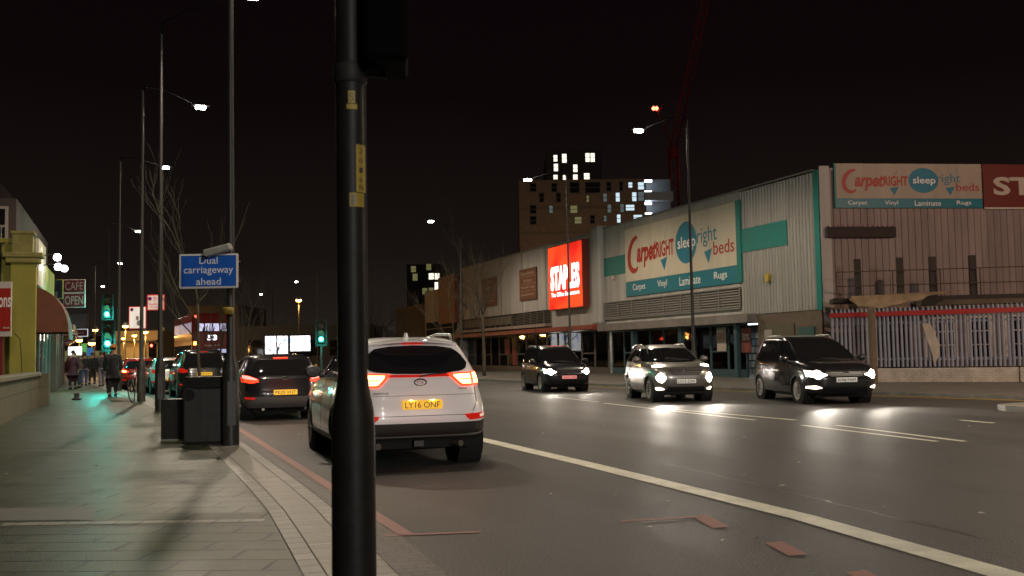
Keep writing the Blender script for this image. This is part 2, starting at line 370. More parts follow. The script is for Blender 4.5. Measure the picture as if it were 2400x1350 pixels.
street_lamp(P0_.x, P0_.y, 2.0, 10, 'thick dark lamp column carrying the blue road sign, beside the litter bin', power=LAMP_P*.9)
lamp_px(375, 963, 590, -6, 1, 'lamp column with two parking plates, second from the litter bin')
lamp_px(331, 941, 470, 253, 1, 'lamp column with the white parking notice and a bicycle against it')
lamp_px(278, 916, 387, 394, 1, 'lamp column just behind the green traffic lights and the red hatchback')
lamp_px(252, 893, 324, 543, 1, 'slim lamp column beyond the pedestrians on the left pavement', power=LAMP_P)
lamp_px(221, 879, 281, 618, 1, 'lamp column far down the left kerb with head above the green lights', power=LAMP_P)
lamp_px(205, 869, 241, 672, 1, 'tiny distant lamp column on the left kerb near the cafe sign', power=LAMP_P)
lamp_px(198, 864, 246, 699, 1, 'farthest white lamp head low above the green traffic light', power=None)
lamp_px(1628, 903, 1497, 308, -1, 'lamp column in front of the big carpet shop sign', h=10)
lamp_px(1338, 889, 1237, 423, -1, 'lamp column crossing the lit red stationery sign')
lamp_px(1083, 872, 1010, 520, -1, 'lamp column beside the blank orange panel', power=LAMP_P)
lamp_px(745, 866, 694, 661, -1, 'white lamp high above the lit advertising screen', power=LAMP_P)
lamp_px(640, 860, 612, 690, -1, 'small distant white lamp left of the advertising screen', power=None)
# lamps added out of view to light surfaces the visible ones miss
street_lamp(1.0, -4, 2.1, 10, 'lamp column on the left kerb closest behind the camera', power=LAMP_P*.45, col=(1, .90, .76))
for y_, k_, w_ in ((-18, 1.6, 'second'), (-32, 4, 'third'), (-46, 6, 'fourth'), (-60, 8, 'fifth')): street_lamp(1.0, y_, 2.1, 10, 'lamp column on the left kerb, %s one behind the camera' % w_, power=LAMP_P*k_, kind='POINT', col=(1, .93, .86))
street_lamp(22.4, 13, -2.1, 10, 'lamp column on the right kerb outside the picture', power=LAMP_P*1.8)
street_lamp(31, 14, -2.0, 9, 'orange sodium lamp of the side street outside the picture', power=3600, kind='POINT', col=(1, .62, .42), lens=M_SOD)
# sodium lamps
for i, (px, py, Z, pw, lb) in enumerate(((700, 702, 95, 300, 'orange sodium lamp above the advertising screen'), (294, 763, 100, 900, 'largest orange sodium lamp left of the white parking notice'), (215, 803, 85, 300, 'orange sodium lamp over the far pedestrians'),
        (223, 772, 110, 0, 'dim orange lamp above the far left shops'), (315, 785, 120, 900, 'middle orange lamp in front of the yellow-lit facade'), (290, 792, 130, 600, 'lower orange lamp beside the yellow-lit facade'), (341, 777, 115, 900, 'orange lamp just below the white parking notice'), (186, 796, 90, 150, 'orange lamp under the purple shop sign'))):
    P = AT(px, py, Z); t = thing('sodium_lamp', lb, 'street lamp', (P.x, P.y, 0), 0, 'orange sodium lamps far down the street')
    MB().lathe([(.09, 0), (.09, 1.2), (.05, 1.4), (.05, P.z-.1)], 8).build('pole', M_POLEF, t, True)
    o = MB().lathe([(.1, P.z-.15), (.28, P.z), (.3, P.z+.12), (.12, P.z+.3)], 12).build('lamp_head', M_GREY, t, True)
    MB().lathe([(.18, P.z-.2), (.27, P.z-.1), (.25, P.z-.02)], 12).build('lens', M_SOD, o, True)
    if pw: light('POINT', (0, 0, P.z-.5), pw, (1, .5, .12), .2, None, t)

# ------------------------------------------------------------------ vehicles (y forward, x right)
TAB = {
 'suv': dict(L=4.48, W=1.855, wy=(-1.33, 1.34), R=.36, p=7, q=5, t=[(.27, -1.35, 1.9, .82), (.34, -1.75, 2.12, .90), (.40, -2.12, 2.18, .92), (.46, -2.20, 2.2, .93), (.60, -2.235, 2.24, .932), (.72, -2.22, 2.235, .927), (.85, -2.18, 2.2, .905), (.95, -2.15, 2.05, .882), (1.03, -2.12, 1.7, .862), (1.09, -2.09, 1.15, .845), (1.16, -2.04, .92, .825), (1.28, -1.93, .66, .78), (1.42, -1.80, .36, .715), (1.50, -1.72, .15, .67), (1.555, -1.66, -.02, .625), (1.59, -1.55, -.2, .56), (1.62, -1.35, -.4, .45), (1.635, -1.0, -.7, .26)], zb=1.1, zt=1.50, hood=1.03),
 'mpv': dict(L=4.7, W=1.86, wy=(-1.42, 1.38), R=.33, p=7, q=5, t=[(.2, -2.0, 2.05, .8), (.30, -2.2, 2.22, .9), (.45, -2.29, 2.31, .925), (.62, -2.3, 2.32, .93), (.78, -2.28, 2.26, .93), (.9, -2.25, 2.1, .925), (.98, -2.22, 1.85, .915), (1.06, -2.19, 1.45, .895), (1.16, -2.14, 1.18, .87), (1.35, -2.05, .8, .80), (1.52, -1.95, .42, .735), (1.61, -1.87, .15, .69), (1.67, -1.7, -.1, .6), (1.70, -1.2, -.6, .35)], zb=1.02, zt=1.57, hood=.98),
 'juke': dict(L=4.14, W=1.77, wy=(-1.22, 1.31), R=.34, p=6, q=4.5, t=[(.22, -1.75, 1.8, .77), (.33, -1.95, 1.98, .86), (.48, -2.03, 2.05, .885), (.65, -2.05, 2.07, .885), (.8, -2.03, 2.04, .875), (.92, -2.0, 1.95, .865), (1.0, -1.97, 1.72, .85), (1.07, -1.93, 1.3, .84), (1.12, -1.88, 1.0, .82), (1.25, -1.7, .68, .76), (1.38, -1.5, .38, .69), (1.48, -1.3, .1, .62), (1.53, -1.1, -.1, .54), (1.565, -.7, -.4, .3)], zb=1.06, zt=1.45, hood=1.04),
 'hatch': dict(L=4.35, W=1.81, wy=(-1.3, 1.3), R=.32, p=6, q=5, t=[(.2, -1.85, 1.9, .77), (.3, -2.05, 2.08, .875), (.45, -2.14, 2.15, .9), (.6, -2.16, 2.17, .905), (.72, -2.12, 2.13, .905), (.84, -2.08, 1.95, .9), (.92, -2.06, 1.6, .885), (.99, -2.02, 1.2, .87), (1.05, -1.97, .98, .85), (1.2, -1.78, .62, .77), (1.34, -1.58, .25, .70), (1.40, -1.48, .05, .655), (1.45, -1.3, -.2, .56), (1.475, -.9, -.5, .33)], zb=.97, zt=1.35, hood=.93),
}
class Car:
    def __init__(s, kind, k=(1, 1, 1)):
        T = TAB[kind]; s.T = T; s.k = k; t = [(z*k[2], a*k[1], b*k[1], w*k[0]) for z, a, b, w in T['t']]; s.t = t
        z = [q[0] for q in t]; s.z0, s.z1 = z[0], z[-1]
        s.yr = pch(z, [q[1] for q in t]); s.yf = pch(z, [q[2] for q in t]); s.w = pch(z, [q[3] for q in t]); s.p, s.q = T['p'], T['q']
        s.R = T['R']; s.wy = [y*k[1] for y in T['wy']]
    def end(s, x, z, front):
        a, b, w = s.yr(z), s.yf(z), s.w(z); c, h = (a+b)/2, (b-a)/2; u = min(abs(x/w), .998)
        d = h*(1-u**s.p)**(1/s.q); return c+d if front else c-d
    def side(s, y, z):
        a, b, w = s.yr(z), s.yf(z), s.w(z); c, h = (a+b)/2, (b-a)/2; u = min(abs((y-c)/h), .998)
        return w*(1-u**s.q)**(1/s.p)
    def shell(s, m, parent):
        N = 96; zs = []; t = s.t
        for i in range(len(t)-1):
            for j in range(4): zs.append(t[i][0]+(t[i+1][0]-t[i][0])*j/4)
        zs.append(s.z1); vs = []; fs = []
        for z in zs:
            a, b, w = s.yr(z), s.yf(z), s.w(z); c, h = (a+b)/2, (b-a)/2
            for i in range(N):
                th = 2*pi*i/N; cx, sy = cos(th), sin(th)
                r_ = (abs(cx)**s.p+abs(sy)**s.q)**(-1/((s.p+s.q)/2)) if 0 else 1
                # superellipse point found by scaling the direction
                lo, hi = 0., 2.
                for _ in range(18):
                    mid = (lo+hi)/2
                    if (abs(cx)*mid)**s.p+(abs(sy)*mid)**s.q < 1: lo = mid
                    else: hi = mid
                vs.append((w*cx*lo, c+h*sy*lo, z))
        for k in range(len(zs)-1):
            for i in range(N):
                j = (i+1) % N; P = [vs[k*N+i], vs[k*N+j], vs[k*N+N+j], vs[k*N+N+i]]
                cy = sum(q[1] for q in P)/4; cz = sum(q[2] for q in P)/4; cx = sum(abs(q[0]) for q in P)/4
                if cx > s.w(cz)*.62 and any((cy-wy)**2+(cz-s.R)**2 < (s.R+.055)**2 for wy in s.wy): continue
                fs.append((k*N+i, k*N+j, k*N+N+j, k*N+N+i))
        n = len(zs); fs.append(tuple(range(n*N-N, n*N))); fs.append(tuple(range(N-1, -1, -1)))
        o = MB().add(vs, fs).build('body', m, parent, True, 40)
        return o
    def patch(s, where, bot, top, m, name, parent, off=.006, rows=6, dens=10, lab=None, mb=None):
        """lay a panel bounded by two polylines (a,z) on the body surface"""
        def res(P):
            L = [0]
            for i in range(len(P)-1): L.append(L[-1]+math.dist(P[i], P[i+1]))
            o = []; 
            for k in range(dens+1):
                d = L[-1]*k/dens; i = max(j for j in range(len(P)) if L[j] <= d+1e-9); i = min(i, len(P)-2)
                t = (d-L[i])/max(L[i+1]-L[i], 1e-9); o.append((P[i][0]+(P[i+1][0]-P[i][0])*t, P[i][1]+(P[i+1][1]-P[i][1])*t))
            return o
        B, T_ = res(bot), res(top); vs = []
        def proj(a, z, o):
            if where in 'FB': f = where == 'F'; return (a, s.end(a, z, f)+(o if f else -o), z+(o*.3 if z > s.T['zb'] else 0))
            x = s.side(a, z)+o; return (x if where == 'R' else -x, a, z)
        R_, C_ = rows+1, dens+1
        for o in (off, -.012):
            for r_ in range(R_):
                for c_ in range(C_):
                    t = r_/rows; vs.append(proj(B[c_][0]*(1-t)+T_[c_][0]*t, B[c_][1]*(1-t)+T_[c_][1]*t, o))
        fs = []
        for r_ in range(rows):
            for c_ in range(dens): i = r_*C_+c_; fs.append((i, i+1, i+C_+1, i+C_))
        per = [(0, c_) for c_ in range(C_)]+[(r_, dens) for r_ in range(1, R_)]+[(rows, c_) for c_ in range(dens-1, -1, -1)]+[(r_, 0) for r_ in range(rows-1, 0, -1)]
        idx = [a*C_+b for a, b in per]; n = R_*C_
        for i in range(len(idx)): a, b = idx[i], idx[(i+1) % len(idx)]; fs.append((a, b, b+n, a+n))
        if where in ('B', 'R'): pass
        if mb is not None: return mb.add(vs, fs)
        o = MB().add(vs, fs).build(name, m, parent, True, 35)
        if lab: o['label'] = lab
        return o
    def mirror(s, where, bot, top, *a, **k):
        s.patch(where, bot, top, *a, **k); s.patch(where, [(-x, z) for x, z in bot], [(-x, z) for x, z in top], *a, **k)
    def wheels(s, parent, rimmat=None, cover=None, steer=0):
        for wy in s.wy:
            for sx in (-1, 1):
                xo = s.side(wy, s.R+.1)-.015; Rr = s.R; w_ = .225
                prof = [(Rr*.66, 0), (Rr*.9, .012), (Rr*.975, .03), (Rr, .06), (Rr, w_-.06), (Rr*.97, w_-.025), (Rr*.9, w_-.01), (Rr*.66, w_)]
                tb = MB().lathe([(r_, sx*(-h)) for r_, h in prof], 36, (0, 0, 0), 'X'); t = tb.build('wheel', M_RUB, parent, True, 50)
                t.location = (sx*xo, wy, Rr)
                rb = MB(); n = 10
                rb.lathe([(Rr*.60, -sx*.04), (Rr*.685, -sx*.012), (Rr*.69, sx*.002), (Rr*.64, sx*.0)], 30, (0, 0, 0), 'X')
                for i in range(n):
                    a = 2*pi*i/n; rb.tube([(-sx*.03, 0, 0), (-sx*.012, cos(a)*Rr*.64, sin(a)*Rr*.64)], [.028, .02], 5)
                rb.lathe([(.055, -sx*.05), (.06, -sx*.01), (.02, sx*.0)], 14, (0, 0, 0), 'X')
                rb.build('rim', rimmat or M_RIM, t, True, 40)
        wl = MB()
        for wy in s.wy:
            for sx in (-1, 1):
                wl.lathe([(s.R+.07, -sx*.02), (s.R+.07, -sx*.33), (.02, -sx*.34)], 24, (sx*(s.side(wy, s.R+.2)-.02), wy, s.R), 'X')
        wl.box(-s.w(.4)+.25, s.w(.4)-.25, s.yr(.4)+.25, s.yf(.4)-.25, s.z0-.03, s.z0+.25)
        wl.build('wheel_well', M_DARK, parent)
    def arches(s, m, parent, w=.055):
        for sd in 'LR':
            for wy in s.wy:
                vs = []; n = 22; fs = []
                for i in range(n+1):
                    a = -.15+(pi+.3)*i/n
                    for r_ in (s.R+.03, s.R+.03+w):
                        y, z = wy+cos(a)*r_, s.R+sin(a)*r_; z_ = max(z, s.z0); x = s.side(y, z_)+.012
                        vs += [(x if sd == 'R' else -x, y, z_), ((x-.05) if sd == 'R' else -(x-.05), y, z_)]
                for i in range(n): b = i*4; fs += [(b, b+4, b+6, b+2), (b, b+1, b+5, b+4), (b+2, b+6, b+7, b+3)]
                MB().add(vs, fs).build('wheel_arch', m, parent, True, 40)
    def glasshouse(s, parent, m=None, panes=3):
        m = m or M_GLS; zb, zt = s.T['zb']*s.k[2]+.02, s.T['zt']*s.k[2]-.01; K = s.k
        wb, wt = s.w(zb), s.w(zt)
        s.patch('F', [(-wb*.86, zb), (0, zb-.02), (wb*.86, zb)], [(-wt*.86, zt), (0, zt+.03), (wt*.86, zt)], m, 'windscreen', parent, rows=10, dens=16)
        for sd in 'LR':
            y0b, y1b = s.yr(zb)+.42, s.yf(zb)-.22; y0t, y1t = s.yr(zt)+.42, s.yf(zt)-.10
            for i in range(panes):
                a, b = i/panes, (i+1)/panes; g_ = .022
                s.patch(sd, [(y0b+(y1b-y0b)*a+g_, zb+.02), (y0b+(y1b-y0b)*b-g_, zb)], [(y0t+(y1t-y0t)*a+g_, zt), (y0t+(y1t-y0t)*b-g_, zt)], m, 'side_window', parent, rows=6, dens=8)
    def seams(s, parent, m=None):
        mb = MB(); zb = s.T['zb']*s.k[2]; z0 = s.z0+.06
        for sd in 'LR':
            for y in (s.wy[1]-.42, s.wy[1]-1.42, s.wy[0]+.36):
                s.patch(sd, [(y, z0), (y+.008, z0)], [(y, zb), (y+.008, zb)], None, '', None, off=.003, rows=8, dens=1, mb=mb)
        mb.build('door_seam', M_DARK, parent)
        for sd in 'LR':
            for y in (s.wy[1]-1.28, s.wy[1]-2.2):
                s.patch(sd, [(y, zb-.14), (y+.17, zb-.135)], [(y, zb-.105), (y+.17, zb-.10)], m or M_PLAS, 'door_handle', parent, off=.03, rows=1, dens=2)
    def mirrors(s, parent, m, zc=None):
        zb = zc or s.T['zb']*s.k[2]+.03; y = s.yf(zb+.05)-.42
        for sx in (-1, 1):
            x = s.side(y, zb); mb = MB()
            mb.tube([(sx*(x-.03), y, zb-.02), (sx*(x+.06), y-.01, zb+.01)], [.03, .025], 8)
            pf = [(.015, -.075), (.07, -.065), (.09, -.02), (.085, .03), (.05, .07), (.01, .08)]
            vs = []; fs = []; n = 14
            for r_, h in pf:
                for i in range(n): a = 2*pi*i/n; vs.append((sx*(x+.15)+cos(a)*r_*1.35, y+h, zb+.055+sin(a)*r_))
            for k in range(5):
                for i in range(n): j = (i+1) % n; fs.append((k*n+i, k*n+j, k*n+n+j, k*n+n+i))
            fs += [tuple(range(n-1, -1, -1)), tuple(range(5*n, 6*n))]; mb.add(vs, fs); mb.build('wing_mirror', m, parent, True, 50)
    def plate(s, where, z, m, parent, text=None, w=.52, h=.111, x=0, dark=None):
        f = where == 'F'; y = s.end(.26, z, f); y = max(y, s.end(0, z, f)) if f else min(y, s.end(0, z, f)); sg = 1 if f else -1
        mb = MB(); mb.box(x-w/2, x+w/2, min(y, y+sg*.02), max(y, y+sg*.02), z-h/2, z+h/2, .006); o = mb.build('number_plate', m, parent)
        if text:
            T = Matrix.Rotation(pi, 4, 'Z') if f else Matrix()
            lt = MB(); lt.text(text, 0, 0, w*.86, h*.66, 0, .003, .0, 0, Matrix.Translation((x, y+sg*.021, z)) @ T); lt.build('lettering', dark or M_PLAS, o)
        return o
def emblem(s, parent, z, front=False, r_=.055, m=None):
    y = s.end(0, z, front); sg = 1 if front else -1; mb = MB(); n = 24; vs = []; 
    mb.tube([(cos(2*pi*i/n)*r_*1.35, y+sg*.012, z+sin(2*pi*i/n)*r_*.75) for i in range(n+1)], .008, 6); return mb, y+sg*.012
PAINT = lambda k, c, r_=.28, me=0., co=.9: mat(k, c, r_, me, coat=co)
M_TAILR = mat('red_lens', (.28, .01, .008), .15, coat=.6, emit=(1, .02, .01), es=.35)
M_TAILON = glow('lit_red_lens', (1, .03, .008), 3.5)
M_TAILCORE = glow('lit_tail_core', (1, .42, .12), 9)
M_HEAD = glow('headlamp_beam', (1, .93, .80), 26)
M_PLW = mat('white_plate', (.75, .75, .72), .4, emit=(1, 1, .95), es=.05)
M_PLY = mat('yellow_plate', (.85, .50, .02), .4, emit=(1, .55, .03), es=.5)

def arc(x0, z0, x1, z1, h, n=6):
    return [(x0+(x1-x0)*i/n, z0+(z1-z0)*i/n+h*4*(i/n)*(1-i/n)) for i in range(n+1)]

# white suv, braking, seen from behind
def white_suv(x, y, rz):
    t = thing('car', 'white SUV with lit brake lights and yellow number plate behind the near pole', 'car', (x, y, 0), rz)
    c = Car('suv', (1.02, 1, 1)); P = PAINT('pearl_white_paint', (.88, .88, .87), .32)
    b = c.shell(P, t); c.wheels(t); c.arches(M_PLAS, t, .06)
    # black lower bumper with underside, diffuser and exhausts
    c.patch('B', [(-.89, .43), (-.5, .415), (.5, .415), (.89, .43)], [(-.9, .60), (-.72, .57), (.72, .57), (.9, .60)], mat('bumper_plastic', (.035, .03, .027), .42), 'lower_bumper', t, .02, 5, 24)
    for sd in 'LR': c.patch(sd, [(-1.9, .30), (1.9, .30)], [(-1.9, .42), (1.9, .42)], M_PLAS, 'sill_cladding', t, .008, 2, 20) if 0 else c.patch(sd, [(-.92, .27), (.92, .27)], [(-.92, .38), (.92, .38)], M_PLAS, 'sill_cladding', t, .012, 2, 12)
    # rear window
    c.patch('B', [(-.665, 1.29), (-.63, 1.225), (-.55, 1.19), (-.3, 1.165), (0, 1.158), (.3, 1.165), (.55, 1.19), (.63, 1.225), (.665, 1.29)], [(-.66, 1.30), (-.60, 1.40), (-.50, 1.475), (-.3, 1.505), (0, 1.515), (.3, 1.505), (.50, 1.475), (.60, 1.40), (.66, 1.30)], M_GLS, 'rear_window', t, .008, 10, 30)
    c.patch('B', [(-.14, 1.528), (.14, 1.528)], [(-.13, 1.548), (.13, 1.548)], M_TAILR, 'brake_light', t, .012, 1, 6)
    # roof spoiler
    sp_ = MB(); vs = []; n_ = 16
    for i in range(n_+1):
        x = -.58+1.16*i/n_; u = (x/.58)**2; zc = 1.585-.045*u; yb_ = -1.84+.14*u*u
        vs += [(x, -1.35, zc+.028), (x, -1.62, zc+.012), (x, yb_, zc-.012), (x, yb_+.005, zc-.028), (x, -1.64, zc-.045)]
    sp_.add(vs, [(i*5+k, i*5+k+1, i*5+k+6, i*5+k+5) for i in range(n_) for k in range(4)]+[(0, 1, 2, 3, 4), tuple(n_*5+k for k in (4, 3, 2, 1, 0))])
    sp_.build('roof_spoiler', P, t, True, 40)
    # full width lamp band and lamps
    c.patch('B', [(-.42, 1.125), (0, 1.120), (.42, 1.125)], [(-.42, 1.155), (0, 1.150), (.42, 1.155)], M_TAILR, 'light_band', t, .010, 1, 16)
    for s_ in (-1, 1):
        Lm = lambda pts: [(s_*x, z) for x, z in pts]
        o = c.patch('B', Lm([(.38, 1.130), (.52, 1.005), (.80, 1.015), (.845, 1.060)]), Lm([(.36, 1.160), (.5, 1.165), (.79, 1.180), (.835, 1.130)]), M_TAILON, 'tail_light', t, .014, 4, 14)
        for bb, tt in (([(.44, 1.118), (.535, 1.030), (.655, 1.032)], [(.43, 1.142), (.53, 1.146), (.655, 1.150)]),):
            c.patch('B', Lm(bb), Lm(tt), M_TAILCORE, 'lit_core', o, .020, 3, 8)
        c.patch('B', Lm([(.70, 1.035), (.79, 1.038), (.82, 1.060)]), Lm([(.70, 1.160), (.78, 1.165), (.82, 1.130)]), M_TAILCORE, 'lit_core', o, .020, 3, 6)
        c.patch('B', Lm([(.52, 1.082), (.80, 1.088)]), Lm([(.50, 1.096), (.80, 1.100)]), M_TAILON, 'light_bar', o, .024, 1, 6)
        r_ = c.patch('B', Lm([(.55, .625), (.60, .590), (.84, .605)]), Lm([(.53, .665), (.65, .668), (.845, .675)]), M_TAILR, 'reflector', t, .014, 2, 10)
        c.patch('B', Lm([(.74, .62), (.82, .625)]), Lm([(.74, .655), (.82, .66)]), mat('clear_lens', (.75, .68, .6), .2, emit=(1, .7, .5), es=.35), 'reversing_lens', r_, .018, 1, 4)
        wl = 'B'
    # tailgate seams
    mb = MB()
    for s_ in (-1, 1):
        c.patch('B', [(s_*.705, 1.0), (s_*.705, .80), (s_*.64, .70)], [(s_*.712, 1.0), (s_*.712, .80), (s_*.646, .695)], None, '', None, .004, 1, 10, mb=mb)
    c.patch('B', [(-.64, .665), (-.60, .655), (.60, .655), (.64, .665)], [(-.64, .672), (-.60, .662), (.60, .662), (.64, .672)], None, '', None, .004, 1, 16, mb=mb)
    c.patch('B', [(-.70, .90), (.70, .90)], [(-.70, .905), (.70, .905)], None, '', None, .003, 1, 16, mb=mb)
    mb.build('tailgate_seam', mat('seam_grey', (.12, .12, .12), .6), t)
    # number plate in its recess, lamps above it light it
    o = c.plate('B', .79, M_PLY, t, 'LY16 ONF', .50, .112)
    yb = c.end(0, .87, False)
    for s_ in (-1, 1): light('SPOT', (s_*.13, yb-.05, .872), 1.1, (1, .85, .6), .01, (radians(-8), 0, 0), t, 150, .5)
    # badge, letters
    mb, yy = emblem(c, t, 1.06); mb.text('KIA', 0, 1.06, .085, .036, yy, .004); mb.build('emblem', M_CHR, t, True, 40)
    mb = MB(); y1 = c.end(.5, .93, False); mb.text('SPORTAGE', -.50, .935, .19, .022, y1-.008, .002); mb.text('4X4', .52, .975, .1, .02, y1-.01, .002); mb.build('model_lettering', M_PLAS, t)
    # roof rails, fin, exhaust, wiper, hitch, side glass, mirrors
    for s_ in (-1, 1):
        MB().tube([(s_*.57, -1.45, 1.585), (s_*.59, -1.3, 1.655), (s_*.60, -.6, 1.675), (s_*.59, .1, 1.63), (s_*.57, .25, 1.56)], [.018, .02, .02, .02, .015], 8).build('roof_rail', M_RIM, t, True)
    MB().prism([(-.02, 0), (.02, 0), (.006, .06), (-.006, .065)], -.07, .07).build('aerial_fin', P, t).location = (0, -1.3, 1.62)
    for s_ in (-1, 1):
        e_ = MB(); e_.tube([(s_*.2, -1.2, .30), (s_*.4, -1.75, .30), (s_*.52, -2.05, .29)], [.03, .035, .04], 12); e_.build('exhaust', M_STEEL, t, True, 50)
    e_ = MB(); e_.tube([(-.45, -1.75, .29), (.4, -1.78, .30)], [.085, .085], 16); e_.tube([(-.7, -1.35, .32), (.7, -1.35, .32)], .035, 8); e_.tube([(-.68, -1.3, .34), (-.25, -.6, .3)], .03, 6); e_.tube([(.68, -1.3, .34), (.25, -.6, .3)], .03, 6); e_.box(-.06, .06, -2.0, -1.9, .27, .34)
    e_.build('rear_axle', mat('under_steel', (.04, .037, .035), .5, .5), t, True, 50)
    MB().tube([(0, c.end(0, 1.13, 0)-.02, 1.13), (.1, c.end(0, 1.15, 0)-.03, 1.15), (.42, c.end(0, 1.17, 0)-.01, 1.17)], [.012, .009, .006], 6).build('rear_wiper', M_PLAS, t)
    c.glasshouse(t); c.seams(t, P); c.mirrors(t, M_PLAS)
    for sd in 'LR': c.patch(sd, [(-1.55, 1.115), (.75, 1.10)], [(-1.55, 1.125), (.75, 1.112)], M_CHR, 'window_trim', t, .012, 1, 12)
    for s_ in (-1, 1): c.patch('F', [(s_*.55, .82), (s_*.85, .85)], [(s_*.52, .92), (s_*.84, .98)], M_HEAD, 'headlight', t, .01, 2, 6)
    light('SPOT', (0, 2.3, .75), 120, (1, .93, .8), .1, (radians(86), 0, 0), t, 60, .8)
    light('POINT', (0, -2.75, .85), 2.2, (1, .08, .03), .5, None, t)
    return t
white_suv(3.43, 14.33, radians(-2.3))

def rear_car(kind, k, paint, x, y, rz, label, ztail, plate=None, on=True, zp=.78, grp=None, bumper=None, clear=False):
    t = thing('car', label, 'car', (x, y, 0), rz, grp); c = Car(kind, k)
    c.shell(paint, t); c.wheels(t); c.arches(M_PLAS, t, .03)
    zb, zt = T_ = (c.T['zb']*k[2], c.T['zt']*k[2]); wb, wt = c.w(zb+.04), c.w(zt-.04)
    c.patch('B', [(-wb*.84, zb+.08), (-wb*.8, zb+.03), (wb*.8, zb+.03), (wb*.84, zb+.08)], [(-wt*.8, zt-.05), (-wt*.7, zt-.01), (wt*.7, zt-.01), (wt*.8, zt-.05)], M_GLS, 'rear_window', t, .01, 8, 16)
    c.patch('B', [(-.16, zt+.02), (.16, zt+.02)], [(-.16, zt+.04), (.16, zt+.04)], M_TAILON if on else M_TAILR, 'brake_light', t, .02, 1, 6)
    c.patch('B', [(-c.w(.4)*.93, c.z0+.08), (c.w(.4)*.93, c.z0+.08)], [(-c.w(.5)*.95, .53), (c.w(.5)*.95, .53)], bumper or M_PLAS, 'bumper', t, .035, 3, 18)
    for s_ in (-1, 1):
        Lm = lambda p_: [(s_*a, b) for a, b in p_]; w = c.w(ztail)
        o = c.patch('B', Lm([(w*.62, ztail-.045), (w*.8, ztail-.075), (w*.965, ztail-.04)]), Lm([(w*.64, ztail+.02), (w*.82, ztail+.085), (w*.965, ztail+.12)]), M_TAILON if on else M_TAILR, 'tail_light', t, .012, 3, 8)
        if clear: c.patch('B', Lm([(w*.66, ztail+.0), (w*.86, ztail+.02), (w*.95, ztail+.035)]), Lm([(w*.67, ztail+.018), (w*.82, ztail+.075), (w*.95, ztail+.105)]), mat('frosted_lens', (.7, .55, .5), .2, emit=(1, .55, .45), es=.9), 'clear_lens', o, .018, 2, 8)
        elif on: c.patch('B', Lm([(w*.72, ztail-.03), (w*.9, ztail-.03)]), Lm([(w*.74, ztail+.03), (w*.9, ztail+.05)]), M_TAILCORE, 'lit_core', o, .02, 2, 5)
        c.patch('B', Lm([(w*.72, .47), (w*.93, .48)]), Lm([(w*.72, .52), (w*.93, .53)]), M_TAILR, 'reflector', t, .042, 1, 6)
        MB().tube([(s_*.45, c.yr(.3)+.3, .26), (s_*.47, c.yr(.3)+.03, .25)], .03, 10).build('exhaust', M_STEEL, t, True, 40)
    c.plate('B', zp, M_PLY, t, plate)
    mb = MB(); c.patch('B', [(-.6, zp-.12), (.6, zp-.12)], [(-.6, zp-.112), (.6, zp-.112)], None, '', None, .004, 1, 12, mb=mb); mb.build('tailgate_seam', M_DARK, t)
    mb, yy = emblem(c, t, ztail+.03, False, .045); mb.build('emblem', M_CHR, t)
    c.glasshouse(t); c.seams(t, paint); c.mirrors(t, paint)
    if on: light('POINT', (0, c.yr(.5)-.5, ztail), 3, (1, .06, .02), .5, None, t)
    return t
P_BLACK = PAINT('black_car_paint', (.012, .012, .013), .22); P_GREYB = PAINT('dark_grey_paint', (.018, .018, .021), .25, .3)
P_RED = PAINT('red_car_paint', (.30, .012, .01), .25); P_SIL = PAINT('silver_paint', (.42, .42, .40), .3, .5); P_NAVY = PAINT('navy_black_paint', (.016, .016, .02), .2, .2)
M_BUMPG = mat('grey_bumper', (.10, .098, .095), .4)
rear_car('hatch', (1.02, 1, 1.0), P_GREYB, 3.17, 25.3, radians(2), 'dark grey hatchback with pale number plate and red tail lights ahead of the white SUV', .90, 'PK09 VHT', True, .62, bumper=M_BUMPG, clear=True)
rear_car('mpv', (.97, .95, 1.02), P_BLACK, 2.35, 39.6, radians(3), 'tall black car with dark rear window standing behind the litter bin', .98, 'LC58 RYD', False, .86)
rear_car('hatch', (.97, .95, 1.0), P_SIL, 1.52, 45.2, radians(4), 'silver car by the kerb, partly hidden behind the parking notice column', .90, None, False, .6)
rear_car('hatch', (1.02, 1, 1.0), P_RED, .35, 51.3, radians(5), 'red car with bright brake lights beside the walking man in the long coat', .88, 'GN07 KXE', True, .62)
rear_car('hatch', (1.0, 1, 1.0), P_RED, 14.3, 71, radians(3), 'small car with red lights far off by the stationery shop', .88, None, True, .62)

